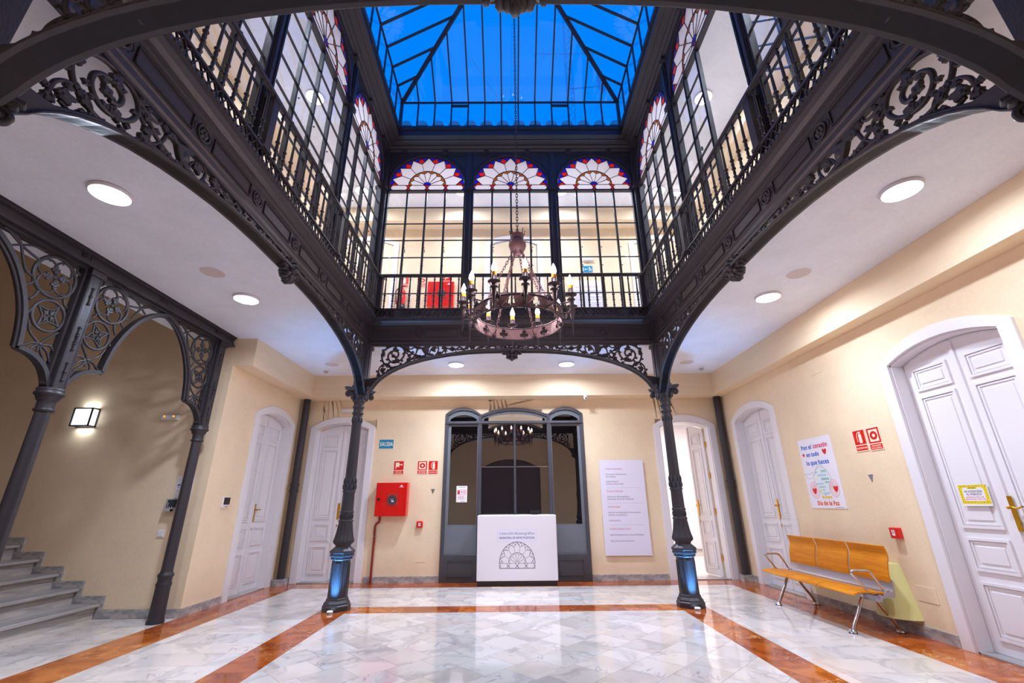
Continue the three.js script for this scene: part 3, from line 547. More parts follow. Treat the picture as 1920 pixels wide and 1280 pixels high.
{
  const bw = [[-1.3, 1.22], [0.005, 1.215], [1.305, 1.2]], sw = [[-1.475, 1.38], [0, 1.39], [1.475, 1.38]];
  const place = (o, S, x) => { const p = V3(x, 0, -0.01).applyAxisAngle(V3(0, 1, 0), S.turn); o.position.set(S.pos[0] + p.x, 0, S.pos[2] + p.z); o.rotation.y = S.turn; };
  let n = 0; const word = { back: ['over the reception, nearest the red hose cabinet upstairs', 'over the reception, behind the chandelier chain', 'over the reception, in front of the green-blue exit sign'], left: ['on the stair side, by the entrance', 'on the stair side, middle bay', 'on the stair side, by the far corner'], right: ['on the bench side, by the far corner', 'on the bench side, with one casement swung open', 'on the bench side, by the entrance'] };
  for (const k of ['back', 'left', 'right']) {
    const S = SIDES[k]; (k === 'back' ? bw : sw).forEach(([x, W], i) => { const o = makeScreen(W, 'window_' + (++n), 'tall gridded iron window with stained glass fan head ' + word[k][i], k === 'right' && i === 1 ? [2, 3] : []); place(o, S, x); if (k === 'right' && i === 1) n = n; });
    const posts = k === 'back' ? [-0.65, 0.66] : [-0.74, 0.74];
    posts.forEach((x, i) => { const p = thing('gallery_post', 'dark blue-grey iron post between glazed bays ' + { back: ['left of the chandelier', 'right of the chandelier'], left: ['on the stair side by the entrance', 'on the stair side by the far corner'], right: ['on the bench side by the far corner', 'on the bench side by the entrance'] }[k][i], 'post', [0, 0, 0], 0, 'posts between the glazed bays'); place(p, S, x); mesh('shaft', [box(0.1, 6.37 - 3.48, 0.09, 0, (6.37 + 3.48) / 2, 0), rod([-0.03, 3.62, 0.05], [-0.03, 5.6, 0.05], 0.012), rod([0.03, 3.62, 0.05], [0.03, 5.6, 0.05], 0.012)], M.iron, p); mesh('cap', [box(0.12, 0.05, 0.12, 0, 5.66, 0.02), box(0.06, 0.6, 0.1, 0, 6.0, 0.01)], M.iron, p); });
  }
  for (const [sx, z, w] of [[-1, ZB, 'far corner on the stair side'], [1, ZB, 'far corner on the bench side'], [-1, ZF, 'entrance corner on the stair side'], [1, ZF, 'entrance corner on the bench side']]) { const p = thing('corner_post', 'dark iron corner post of the glazing, ' + w, 'post', [CX + sx * HX, 0, z], 0, 'corner posts of the glazing'); mesh('shaft', [box(0.15, 6.4 - 3.48, 0.15, 0, (6.4 + 3.48) / 2, 0)], M.iron, p); mesh('cap', [box(0.18, 0.05, 0.18, 0, 5.66, 0)], M.iron, p); }
  // the casement that stands open into the gallery, bench side
  const S = SIDES.right, cw = (1.39 - 0.06) / 4, Ht = FAN0 - SILL - 0.01, rh = Ht / 7, lw = cw * 2;
  const c = thing('open_casement', 'gridded iron casement swung open into the gallery on the bench side', 'casement');
  const hinge = V3(0.695 - 0.03, 0, -0.01).applyAxisAngle(V3(0, 1, 0), S.turn); c.position.set(S.pos[0] + hinge.x, 0, S.pos[2] + hinge.z); c.rotation.y = S.turn - 1.75;
  mesh('sash_frame', [box(0.028, Ht, 0.035, -0.014, SILL + Ht / 2, 0), box(0.028, Ht, 0.035, -lw + 0.014, SILL + Ht / 2, 0), box(lw, 0.024, 0.035, -lw / 2, SILL + 0.012, 0), box(lw, 0.024, 0.035, -lw / 2, SILL + Ht - 0.012, 0)], M.iron, c);
  mesh('mullion', [box(0.022, Ht, 0.03, -cw, SILL + Ht / 2, 0)], M.iron, c);
  for (let r = 1; r < 7; r++) mesh('glazing_bar', [box(lw, 0.011, 0.02, -lw / 2, SILL + r * rh, 0)], M.iron, c);
  const pane = new THREE.PlaneGeometry(cw - 0.03, rh - 0.012);
  for (let r = 0; r < 7; r++) for (let q = 0; q < 2; q++) mesh('glass_pane', pane, M.glass, c).position.set(-(q + 0.5) * cw, SILL + (r + 0.5) * rh, 0);
  mesh('latch', [rod([-lw + 0.01, SILL + 1.1, 0.02], [-lw + 0.01, SILL + 1.1, 0.07], 0.005), sph(0.013, -lw + 0.01, SILL + 1.1, 0.075, 1, 1, 1, 7)], M.iron, c);
}
// heavy cornice between the glazing and the skylight
{
  const P2 = [[-0.06, 6.34], [0.03, 6.34], [0.03, 6.385], [0.06, 6.4], [0.06, 6.42], [0.1, 6.44], [0.1, 6.46], [0.17, 6.485], [0.17, 6.5], [0.235, 6.52], [0.235, 6.545], [0.22, 6.55], [0.22, 6.66], [0.16, 6.67], [-0.06, 6.67]];
  const c = thing('roof_cornice', 'heavy dark iron cornice round the foot of the skylight', 'cornice');
  for (const S of Object.values(SIDES)) { const m = mesh('cornice_side', [sweepSide(P2, S.L)], M.iron, c); m.position.set(...S.pos); m.rotation.y = S.turn; }
  const stud = []; for (const k of ['back', 'left', 'right']) { const S = SIDES[k]; for (let x = -S.L + 0.3; x < S.L - 0.2; x += 0.65) { const g = box(0.07, 0.045, 0.05, x, 6.37, 0.045); g.rotateY(S.turn); g.translate(...S.pos); stud.push(g); } }
  mesh('bracket_blocks', stud, M.iron, c);
}
// ---------------------------------------------------------------- skylight
{
  const s = thing('skylight', 'hipped glass skylight with dark glazing bars under blue dusk sky', 'skylight');
  const x0 = CX - HX + 0.24, x1 = CX + HX - 0.24, z0 = ZB + 0.24, z1 = ZF - 0.24, y0 = 6.66, y1 = 7.19, sl = 0.68, hw = (x1 - x0) / 2, yr = y1 + hw * sl, zr0 = z0 + hw, zr1 = z1 - hw, xm = (x0 + x1) / 2, n = 13;
  mesh('curb', [span(x0 - 0.1, x1 + 0.1, y0 - 0.02, y0 + 0.05, z0 - 0.1, z0), span(x0 - 0.1, x1 + 0.1, y0 - 0.02, y0 + 0.05, z1, z1 + 0.1), span(x0 - 0.1, x0, y0 - 0.02, y0 + 0.05, z0, z1), span(x1, x1 + 0.1, y0 - 0.02, y0 + 0.05, z0, z1)], M.iron, s);
  mesh('eaves_bar', [span(x0 - 0.02, x1 + 0.02, y1 - 0.012, y1 + 0.012, z0 - 0.012, z0 + 0.012), span(x0 - 0.02, x1 + 0.02, y1 - 0.012, y1 + 0.012, z1 - 0.012, z1 + 0.012), span(x0 - 0.012, x0 + 0.012, y1 - 0.012, y1 + 0.012, z0, z1), span(x1 - 0.012, x1 + 0.012, y1 - 0.012, y1 + 0.012, z0, z1)], M.iron, s);
  for (const [x, z, zr] of [[x0, z0, zr0], [x1, z0, zr0], [x0, z1, zr1], [x1, z1, zr1]]) mesh('hip_rafter', [bar([x, y1, z], [xm, yr, zr], 0.05), bar([x, y0, z], [x, y1, z], 0.045)], M.iron, s);
  mesh('ridge', [bar([xm, yr, zr0], [xm, yr, zr1], 0.06)], M.iron, s);
  const poly3 = (pts) => { const g = new THREE.BufferGeometry(), p = []; for (let i = 1; i < pts.length - 1; i++) p.push(...pts[0], ...pts[i], ...pts[i + 1]); g.setAttribute('position', new THREE.BufferAttribute(new Float32Array(p), 3)); return clean(g); };
  // each slope: eave from A to B (unit u), rising inward along q
  const slope = (A, u, len, q, cap) => {
    const step = len / n, up = (t, d) => [A[0] + u[0] * t + q[0] * d, y1 + sl * d, A[2] + u[2] * t + q[2] * d], lim = (t) => Math.min(t, len - t, cap);
    for (let i = 0; i < n; i++) {
      const a = i * step, b = a + step, pts = [up(a, 0), up(b, 0), up(b, lim(b))]; const mids = [cap, len - cap].filter((m) => m > a + 1e-4 && m < b - 1e-4).sort((p, r) => r - p); if (len - 2 * cap < 1e-3 && len / 2 > a && len / 2 < b) pts.push(up(len / 2, lim(len / 2))); else for (const m of mids) pts.push(up(m, lim(m))); if (lim(a) > 1e-4) pts.push(up(a, lim(a)));
      mesh('roof_pane', poly3(pts), M.glass, s);
      mesh('upright_pane', poly3([[A[0] + u[0] * a, y0 + 0.05, A[2] + u[2] * a], [A[0] + u[0] * b, y0 + 0.05, A[2] + u[2] * b], [A[0] + u[0] * b, y1, A[2] + u[2] * b], [A[0] + u[0] * a, y1, A[2] + u[2] * a]]), M.glass, s);
      if (i) mesh('glazing_bar', [bar(up(a, 0), up(a, lim(a)), 0.022, 0.03), bar([A[0] + u[0] * a, y0, A[2] + u[2] * a], [A[0] + u[0] * a, y1, A[2] + u[2] * a], 0.022)], M.iron, s);
    }
  };
  slope([x0, 0, z0], [1, 0, 0], x1 - x0, [0, 0, 1], hw); slope([x0, 0, z1], [1, 0, 0], x1 - x0, [0, 0, -1], hw);
  slope([x0, 0, z0], [0, 0, 1], z1 - z0, [1, 0, 0], hw); slope([x1, 0, z0], [0, 0, 1], z1 - z0, [-1, 0, 0], hw);
  for (const k of [3, 9]) mesh('vent_bar', [bar([x0 + (x1 - x0) * k / n, y1 - 0.07, z0], [x0 + (x1 - x0) * (k + 1) / n, y1 - 0.07, z0], 0.03)], M.iron, s);
  // outside: roof slab, clay tiles of the parapet, aerial mast
  const rf = struct('roof_deck', 'flat roof around the skylight', 'roof', [span(-8.2, x0 - 0.1, UPCEIL + 0.2, UPCEIL + 0.21, ZW, ZFRONT), span(x1 + 0.1, XR + 0.2, UPCEIL + 0.2, UPCEIL + 0.21, ZW, ZFRONT), span(x0 - 0.1, x1 + 0.1, UPCEIL + 0.2, UPCEIL + 0.21, ZW, z0 - 0.1), span(x0 - 0.1, x1 + 0.1, UPCEIL + 0.2, UPCEIL + 0.21, z1 + 0.1, ZFRONT)], M.concrete);
  const par = thing('tiled_parapet', 'roof parapet topped with a row of barrel tiles seen through the skylight', 'parapet');
  mesh('parapet_wall', [span(-3.2, 3.2, UPCEIL + 0.21, 7.735, -6.62, -6.42)], M.clay, par);
  const half = new THREE.CylinderGeometry(0.125, 0.11, 0.32, 12, 1, false, -Math.PI / 2, Math.PI); half.rotateX(-Math.PI / 2);
  for (let x = -3.1; x < 3.15; x += 0.3) mesh('roof_tile', half, M.clay, par).position.set(x, 7.675, -6.5);
  const mast = thing('aerial_mast', 'lattice aerial mast with dish seen faintly through the skylight', 'aerial', [1.75, UPCEIL + 0.21, -9.4]);
  const bars = []; const q = [[0.12, 0], [-0.06, 0.104], [-0.06, -0.104]]; for (const [x, z] of q) bars.push(rod([x, 0, z], [x, 8.4, z], 0.012, 0.012, 5)); for (let k = 0; k < 34; k++) for (let i = 0; i < 3; i++) { const a = q[i], b = q[(i + 1) % 3]; bars.push(rod([a[0], k * 0.25, a[1]], [b[0], k * 0.25 + 0.25, b[1]], 0.007, 0.007, 4)); }
  mesh('lattice', bars, M.mast, mast);
  mesh('yagi', [rod([-1.0, 6.9, 0], [0.8, 6.9, 0], 0.012), ...[-0.9, -0.7, -0.5, -0.3, 0.4, 0.6].map((x) => rod([x, 6.75, -0.1], [x, 7.05, 0.1], 0.007))], M.mast, mast);
  const dish = new THREE.SphereGeometry(0.5, 24, 8, 0, Math.PI * 2, 0, 0.6); dish.rotateZ(-1.2); dish.translate(0.55, 5.6, 0);
  mesh('dish', [dish, rod([0, 5.5, 0], [0.8, 5.6, 0], 0.02)], M.mast, mast);
  mesh('guy_wire', [rod([-2.75, 5.6, 0.9], [0, 1.2, 0], 0.008, 0.008, 5)], M.mast, mast);
}
// ---------------------------------------------------------------- white double doors in arched casings
// local: x along the wall, y up, +z into the room, wall face at z = 0
function makeDoor(name, label, D, place, opt = {}) {
  const g = struct(name, label, 'door'); place(g);
  const { a, b, y0, ys, rise } = D, cx = (a + b) / 2, w = (b - a) / 2, cas = opt.casing ?? 0.105, x0 = -w, x1 = w;
  g.position.y = y0;
  const top = headPts(x0, x1, ys - 0, rise, 12), outer = headPts(x0 - cas, x1 + cas, ys + 0.03, rise + 0.07, 12);
  // casing: flat white architrave
  mesh('casing', [extr([[x0 - cas, 0], [x0, 0], ...top.slice().reverse(), [x1, 0], [x1 + cas, 0], ...outer], 0.03, -0.002, [], 0.003)], M.white, g);
  mesh('jamb', [box(0.012, ys, 0.16, x0 + 0.006, ys / 2, -0.08), box(0.012, ys, 0.16, x1 - 0.006, ys / 2, -0.08), extr([...top.map(([x, y]) => [x, y]), ...top.slice().reverse().map(([x, y]) => [x, y - 0.014])], 0.16, -0.16)], M.white, g);
  const dz = -0.13, leafW = w - 0.014;
  const R = (w * w + rise * rise) / (2 * rise), head = (x) => ys + rise - R + Math.sqrt(R * R - x * x) - 0.016;
  const leaf = (s) => {
    const L = new THREE.Group(); L.name = 'door_leaf'; g.add(L); L.position.set(s * leafW, 0, dz);
    // local to leaf: from hinge (0) towards the middle
    const dir = -s, pts = [[0, 0.012], [dir * (leafW - 0.002), 0.012]]; for (let i = 0; i <= 6; i++) { const u = (leafW - 0.002) * (1 - i / 6); pts.push([dir * u, head(s * (leafW - u))]); }
    mesh('leaf_board', [extr(pts, 0.04, -0.02, [], 0.003)], M.white, L);
    if (s > 0 !== !!opt.cover) mesh('cover_strip', [box(0.035, ys + rise - 0.07, 0.014, dir * (leafW - 0.004), (ys + rise) / 2, 0.026)], M.white, L);
    const px0 = 0.075, px1 = leafW - 0.075, pw = px1 - px0, k = (ys + 0.02) / 2.29;
    for (const [p0, p1] of [[0.11, 0.5], [0.575, 0.815], [0.885, 1.955], [2.0, 2.2]]) {
      const ya = p0 * k, yb = p1 * k, ym = (ya + yb) / 2, ph = yb - ya, xm = dir * (px0 + pw / 2), m = 0.028;
      const ring = (ww, hh, t, z, th) => [box(ww, t, th, xm, ym + hh / 2 - t / 2, z), box(ww, t, th, xm, ym - hh / 2 + t / 2, z), box(t, hh - 2 * t, th, xm - ww / 2 + t / 2, ym, z), box(t, hh - 2 * t, th, xm + ww / 2 - t / 2, ym, z)];
      mesh('panel', [...ring(pw, ph, 0.02, 0.026, 0.016), ...ring(pw - 0.05, ph - 0.05, 0.014, 0.022, 0.01), rbox(Math.max(0.03, pw - 2 * m - 0.06), Math.max(0.03, ph - 2 * m - 0.06), 0.016, 0.006, xm, ym, 0.02)], M.white, L);
    }
    if (s === (opt.handleSide ?? 1)) {
      const hx = dir * (leafW - 0.035);
      mesh('handle', [rbox(0.034, 0.24, 0.008, 0.003, hx, 1.0, 0.03), rod([hx, 1.04, 0.03], [hx, 1.04, 0.065], 0.008), tube([[hx, 1.04, 0.062], [hx - dir * 0.03, 1.045, 0.066], [hx - dir * 0.06, 1.035, 0.066], [hx - dir * 0.1, 1.048, 0.062]], 0.0065, 12, 6), sph(0.012, hx, 1.04, 0.062, 1, 1, 1, 8)], M.brass, L).userData.label = 'polished brass lever handle';
      mesh('keyhole', [rbox(0.014, 0.035, 0.006, 0.003, hx, 0.79, 0.03)], M.brass, L);
    }
    return L;
  };
  if (opt.open) {
    const L = leaf(1); L.position.set(w - 0.02, 0, -0.2); L.rotation.y = -1.33;
    for (const y of [0.28, 0.95, 1.5, 2.0]) mesh('hinge', [box(0.03, 0.09, 0.012, w - 0.02, y, -0.16)], M.brass, g);
  } else { leaf(-1); leaf(1); }
  mesh('threshold', [box(2 * w, 0.012, 0.2, 0, 0.0065, -0.1)], M.stair, g);
  return g;
}
const onBack = (D) => (g) => g.position.set((D.a + D.b) / 2, 0, ZW);
const onLeft = (D) => (g) => { g.position.set(XL, 0, (D.a + D.b) / 2); g.rotation.y = Math.PI / 2; };
const onRight = (D) => (g) => { g.position.set(XR, 0, (D.a + D.b) / 2); g.rotation.y = -Math.PI / 2; };
makeDoor('door_1', 'closed white double door between the wall thermostat and the corner pipe', D_L, onLeft(D_L), { handleSide: 1 });
makeDoor('door_2', 'closed white double door behind the column, left of the exit word sign', D_BL, onBack(D_BL), { handleSide: 1 });
makeDoor('door_3', 'white door standing open to a bright white room', D_BR, onBack(D_BR), { open: true });
makeDoor('door_4', 'closed white double door behind the far end of the bench', D_RF, onRight(D_RF), { handleSide: 1 });
makeDoor('door_5', 'large closed white double door with the yellow notice', D_RN, onRight(D_RN), { handleSide: 1 });
makeDoor('door_6', 'white upstairs door beside the fire extinguisher', D_UL, onBack(D_UL));
makeDoor('door_7', 'white upstairs door behind the chandelier chain', D_UC, onBack(D_UC));
makeDoor('door_8', 'white upstairs door right of the running man exit sign', D_UR, onBack(D_UR));
for (const [D, z] of [[D_BL, 0], [D_UL, 0], [D_UC, 0], [D_UR, 0]]) mesh('wall_blank', [span(D.a - 0.05, D.b + 0.05, D.y0, D.y0 + 2.5, ZW - 0.26, ZW - 0.215)], M.dark).name = numbered('wall_blank');
for (const [D, x] of [[D_L, XL - 0.24], [D_RF, XR + 0.21], [D_RN, XR + 0.21]]) mesh('wall_blank', [span(x, x + 0.03, 0, 2.5, D.a - 0.05, D.b + 0.05)], M.dark).name = numbered('wall_blank');
scene.children.filter((o) => o.name.startsWith('wall_blank')).forEach((o) => tag(o, 'dark backing behind a closed white door', 'wall', 'backings behind the closed doors', 'structure'));
// white room beyond the open door
{
  const x0 = 1.9, x1 = 5.4, z0 = -11.2, z1 = ZW - 0.22, h = 2.9, o = struct('wall_side_room', 'bright white room beyond the open door', 'wall', [span(x0 - 0.1, x0, -0.012, h, z0, z1), span(x1, x1 + 0.1, -0.012, h, z0, z1), span(x0 - 0.1, x1 + 0.1, -0.012, h, z0 - 0.1, z0), span(x0 - 0.1, x1 + 0.1, h, h + 0.1, z0 - 0.1, z1), span(XR + 0.2, x1 + 0.1, -0.012, h, z1, z1 + 0.05)], M.white);
  struct('floor_side_room', 'pale marble floor of the white side room', 'floor', [span(x0 - 0.1, x1 + 0.1, -0.1, 0, z0 - 0.1, z1)], tileTones[0]);
  struct('baseboard_side_room', 'grey skirting in the white side room', 'skirting', [span(x0, x1, 0, 0.08, z0, z0 + 0.015), span(x1 - 0.015, x1, 0, 0.08, z0, z1)], M.skirt);
  const p = thing('room_light_panel', 'square ceiling light of the white side room', 'light', [3.6, h - 0.02, -9.4]); mesh('diffuser', [box(1.2, 0.03, 1.2)], M.lens, p);
  const l = new THREE.RectAreaLight(new THREE.Color().setRGB(1, 0.98, 0.98), 15, 1.2, 1.2); l.position.set(3.6, h - 0.05, -9.4); l.rotation.x = -Math.PI / 2; scene.add(l);
}

// ---------------------------------------------------------------- reception window
{
  const g = thing('reception_window', 'dark grey arched shop-style window behind the white counter', 'window', [0, 0, ZW]);
  const xs = [-1.055, -0.495, 0.64, 1.19], yt = 2.36, T = 0.045;
  const zone = [[-1.075, 0], [1.21, 0], [1.21, 2.5], ...headPts(0.645, 1.21, 2.5, 0.115, 10).slice(1), ...headPts(-0.5, 0.645, 2.48, 0.125, 14).slice(1), ...headPts(-1.075, -0.5, 2.5, 0.115, 10).slice(1)];
  const holes = [];
  const cut = (x0, x1, y0, ys, rise) => holes.push(doorPts(x0, x1, y0, ys, rise, 8));
  cut(-1.03, -0.52, 2.385, 2.48, 0.09); cut(-0.47, 0.615, 2.385, 2.455, 0.105); cut(0.665, 1.165, 2.385, 2.48, 0.09);
  holes.push([[-1.02, 0.375], [-0.53, 0.375], [-0.53, 2.335], [-1.02, 2.335]], [[-0.465, 0.375], [0.055, 0.375], [0.055, 2.335], [-0.465, 2.335]], [[0.09, 0.375], [0.61, 0.375], [0.61, 2.335], [0.09, 2.335]], [[0.675, 0.375], [1.155, 0.375], [1.155, 2.335], [0.675, 2.335]]);
  mesh('frame', [extr(zone, 0.07, -0.03, holes, 0.004)], M.frame, g);
  mesh('arch_moulding', [tube(headPts(-1.065, -0.505, 2.495, 0.11, 8).map(([x, y]) => [x, y, 0.035]), 0.013, 24), tube(headPts(-0.49, 0.635, 2.475, 0.12, 10).map(([x, y]) => [x, y, 0.035]), 0.013, 24), tube(headPts(0.65, 1.2, 2.495, 0.11, 8).map(([x, y]) => [x, y, 0.035]), 0.013, 24)], M.frame, g);
  for (const x of [-0.4975, 0.6425]) mesh('mullion', [rod([x, 0.35, 0.04], [x, 2.5, 0.04], 0.016), box(0.035, 2.4, 0.02, x, 1.25, 0.04)], M.frame, g);
  mesh('transom', [box(2.28, 0.03, 0.03, 0.065, 2.36, 0.045)], M.frame, g);
  mesh('door_stile', [rod([0.072, 0.35, 0.035], [0.072, 2.34, 0.035], 0.012)], M.frame, g);
  for (const [a, b] of [[-1.02, -0.53], [0.675, 1.155], [-0.465, 0.055], [0.09, 0.61]]) { const w = b - a - 0.12, x = (a + b) / 2; mesh('kick_panel', [box(w, 0.014, 0.016, x, 0.295, 0.044), box(w, 0.014, 0.016, x, 0.085, 0.044), box(0.014, 0.21, 0.016, x - w / 2, 0.19, 0.044), box(0.014, 0.21, 0.016, x + w / 2, 0.19, 0.044)], M.frame, g); }
  for (const [a, b, c, d] of [[-1.03, -0.52, 0.37, 2.345], [-0.47, 0.06, 0.37, 1.645], [0.085, 0.615, 0.37, 1.645], [-0.47, 0.06, 1.655, 2.345], [0.085, 0.615, 1.655, 2.345], [0.665, 1.165, 0.37, 2.345]]) mesh('glass_pane', [box(b - a, d - c, 0.004, (a + b) / 2, (c + d) / 2, 0)], M.darkGlass, g);
  for (const h of holes.slice(0, 3)) mesh('glass_pane', [extr(h, 0.004, -0.002)], M.darkGlass, g);
  for (const [a, b] of [[-0.46, 0.05], [0.095, 0.61]]) mesh('glass_rail', [box(b - a, 0.008, 0.012, (a + b) / 2, 1.65, 0)], M.alu, g);
  // frosted film: low band and a rim round the outer lights
  mesh('frosted_film', [box(0.49, 0.405, 0.002, -0.775, 0.58, 0.006), box(0.48, 0.405, 0.002, 0.915, 0.58, 0.006), box(1.08, 0.405, 0.002, 0.0725, 0.58, 0.006)], M.frost, g);
  const rimF = (x0, x1, out) => extr([[x0, 0.78], [x1, 0.78], [x1, 2.33], [x0, 2.33]], 0.002, 0.005, [[[x0 + (out < 0 ? 0.045 : 0.01), 0.79], [x1 - (out > 0 ? 0.045 : 0.01), 0.79], [x1 - (out > 0 ? 0.045 : 0.01), 2.3], [x0 + (out < 0 ? 0.045 : 0.01), 2.3]]]);
  mesh('frosted_border', [rimF(-1.02, -0.53, -1), rimF(0.675, 1.155, 1)], M.frost, g);
  for (const [h, ax0, ax1] of [[0, -1.03, -0.52], [1, -0.47, 0.615], [2, 0.665, 1.165]]) mesh('frosted_border', [extr(holes[h], 0.002, 0.004, [doorPts(ax0 + 0.035, ax1 - 0.035, 2.388, h === 1 ? 2.43 : 2.42, h === 1 ? 0.08 : 0.075, 8)])], M.frost, g);
  // the dim office behind the glass
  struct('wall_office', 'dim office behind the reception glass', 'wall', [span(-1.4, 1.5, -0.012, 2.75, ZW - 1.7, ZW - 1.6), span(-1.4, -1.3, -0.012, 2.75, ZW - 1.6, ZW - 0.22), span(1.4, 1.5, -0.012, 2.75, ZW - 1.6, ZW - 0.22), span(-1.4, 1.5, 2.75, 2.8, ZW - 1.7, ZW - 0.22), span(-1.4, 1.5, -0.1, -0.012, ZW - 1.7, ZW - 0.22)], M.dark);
  const note = print(240, 350, (x, w, h) => { x.fillStyle = '#f6f0f0'; x.fillRect(0, 0, w, h); x.fillStyle = '#555'; x.font = '13px sans-serif'; x.textAlign = 'center'; x.fillRect(30, 22, 180, 5); x.fillRect(50, 34, 140, 5); x.fillStyle = '#e6b9bf'; x.fillRect(20, 80, 200, 110); x.fillStyle = '#c2323c'; x.fillRect(24, 100, 50, 80); x.fillStyle = '#f3f3f3'; x.fillRect(92, 100, 56, 70); x.fillStyle = '#333'; x.fillRect(110, 116, 20, 34); x.fillStyle = '#b04050'; for (let k = 0; k < 5; k++) x.fillRect(30, 210 + k * 18, 180 - (k % 2) * 40, 6); x.fillStyle = '#333'; x.fillRect(20, 322, 12, 12); x.fillRect(90, 324, 110, 8); });
  const n = thing('window_notice', 'small white and pink notice taped inside the reception glass', 'notice', [-0.772, 1.24, ZW + 0.007]); mesh('sheet', [plate(0.17, 0.245, 0.001)], printed(note), n);
}
// ---------------------------------------------------------------- counter
{
  const W = 1.16, H = 0.868, tex = print(1160, 868, (x, w, h) => {
    x.fillStyle = '#efe7ea'; x.fillRect(0, 0, w, h);
    x.fillStyle = '#ece6f2'; x.fillRect(292, 192, 572, 160); x.strokeStyle = '#c9c2d2'; x.lineWidth = 2; x.strokeRect(292, 192, 572, 160);
    x.textAlign = 'center'; x.fillStyle = '#6d6472'; x.font = '49px sans-serif'; x.fillText('Colección Museográfica', 580, 262); x.fillStyle = '#4f4652'; x.font = 'bold 38px sans-serif'; x.fillText('MUNICIPAL DE ARTES PLÁSTICAS', 580, 318, 520);
    x.strokeStyle = '#2a1f30'; x.lineWidth = 3.4; x.lineJoin = 'round';
    for (const { poly } of fanPattern(258, 62)) { x.beginPath(); poly.forEach(([u, v], i) => { const px = 580 + u, py = 645 - v * 1.1; i ? x.lineTo(px, py) : x.moveTo(px, py); }); x.closePath(); x.stroke(); }
    x.beginPath(); x.ellipse(580, 645, 260, 286, 0, Math.PI, 0); x.stroke(); x.strokeRect(322, 645, 516, 62); x.beginPath(); x.moveTo(320, 645); x.lineTo(840, 645); x.stroke();
  });
  const c = thing('reception_counter', 'white reception counter printed with a line drawn fan window', 'counter', [0.089, 0, -7.185]);
  mesh('body', [rbox(W, H, 0.3, 0.012, 0, 0.064 + H / 2, 0)], std(srgb(239, 231, 234), 0.4), c);
  const f = mesh('printed_front', [plate(W - 0.016, H - 0.016, 0.004)], printed(tex, 0.4), c); f.position.set(0, 0.064 + H / 2, 0.151);
  mesh('plinth', [box(W - 0.03, 0.064, 0.27, 0, 0.032, 0)], M.dark, c);
  const d = thing('desk_screen', 'small black screen standing on the white counter', 'screen', [0.37, 0.933, -7.22]); mesh('panel', [rbox(0.17, 0.055, 0.012, 0.004, 0, 0.032, 0)], M.black, d); mesh('foot', [box(0.08, 0.008, 0.06, 0, 0.004, 0)], M.black, d);
}
// ---------------------------------------------------------------- signs and small wall things
const RED = '#d81008', PALE = '#f6e6c8';
const fireSign = (kind, words) => print(200, 290, (x, w, h) => {
  x.fillStyle = PALE; x.fillRect(0, 0, w, h); x.fillStyle = RED; x.fillRect(10, 10, 180, 190); x.fillRect(10, 212, 180, 68);
  x.fillStyle = PALE; x.strokeStyle = PALE; x.lineWidth = 9;
  if (kind === 'bottle') { x.beginPath(); x.roundRect(88, 62, 48, 120, 12); x.fill(); x.fillRect(102, 38, 20, 30); x.fillRect(92, 30, 44, 12); x.beginPath(); x.moveTo(92, 36); x.quadraticCurveTo(48, 60, 66, 160); x.stroke(); }
  if (kind === 'button') { x.fillRect(34, 30, 132, 150); x.fillStyle = RED; x.beginPath(); x.arc(100, 105, 54, 0, 7); x.fill(); x.fillStyle = PALE; x.beginPath(); x.arc(100, 105, 22, 0, 7); x.fill(); }
  if (kind === 'hose') { x.fillRect(52, 40, 58, 92); x.fillRect(40, 40, 14, 130); x.fillRect(108, 78, 34, 14); x.beginPath(); x.arc(150, 85, 17, 0, 7); x.fill(); }
  x.fillStyle = PALE; x.textAlign = 'center';
  if (words.length === 1) { x.font = 'bold 34px sans-serif'; x.fillText(words[0], 100, 258, 166); } else { x.font = 'bold 27px sans-serif'; x.fillText(words[0], 100, 242, 166); x.fillText(words[1], 100, 270, 166); }
});
const T_EX = fireSign('bottle', ['EXTINTOR']), T_BT = fireSign('button', ['PULSADOR', 'DE ALARMA']), T_HO = fireSign('hose', ['BOCA DE', 'INCENDIO']);
const mEX = printed(T_EX, 0.35), mBT = printed(T_BT, 0.35), mHO = printed(T_HO, 0.35);
const W = { back: (x, y, d = 0) => [[x, y, ZW + d], 0], right: (z, y, d = 0) => [[XR - d, y, z], -Math.PI / 2], left: (z, y, d = 0) => [[XL + d, y, z], Math.PI / 2], stair: (x, y, d = 0) => [[x, y, -5.35 + d], 0] };
function sign(name, label, cat, at, w, h, mat, group) { const t = thing(name, label, cat, at[0], at[1], group); mesh('plate', [plate(w, h, 0.004)], mat, t).position.z = 0.003; return t; }
sign('fire_hose_sign', 'red fire hose pictogram sign above the hose cabinet downstairs', 'sign', W.back(-1.8, 1.652), 0.172, 0.215, mHO);
sign('alarm_button_sign', 'red alarm button sign beside the reception window', 'sign', W.back(-1.42, 1.65), 0.166, 0.214, mBT);
sign('extinguisher_sign', 'red EXTINTOR sign beside the reception window', 'sign', W.back(-1.246, 1.65), 0.162, 0.214, mEX);
sign('extinguisher_sign', 'red EXTINTOR sign on the bench wall above the bench', 'sign', W.right(-4.54, 1.665), 0.168, 0.214, mEX);
sign('alarm_button_sign', 'red alarm button sign on the bench wall', 'sign', W.right(-4.355, 1.66), 0.168, 0.22, mBT);
const salida = printed(print(260, 175, (x, w, h) => { x.fillStyle = '#e9e4c8'; x.fillRect(0, 0, w, h); x.fillStyle = '#1484ae'; x.fillRect(7, 7, w - 14, h - 14); x.fillStyle = '#f3f0d6'; x.textAlign = 'center'; x.font = 'bold 84px sans-serif'; x.save(); x.translate(130, 122); x.scale(0.78, 1.18); x.fillText('SALIDA', 0, 0, 305); x.restore(); }), 0.35);
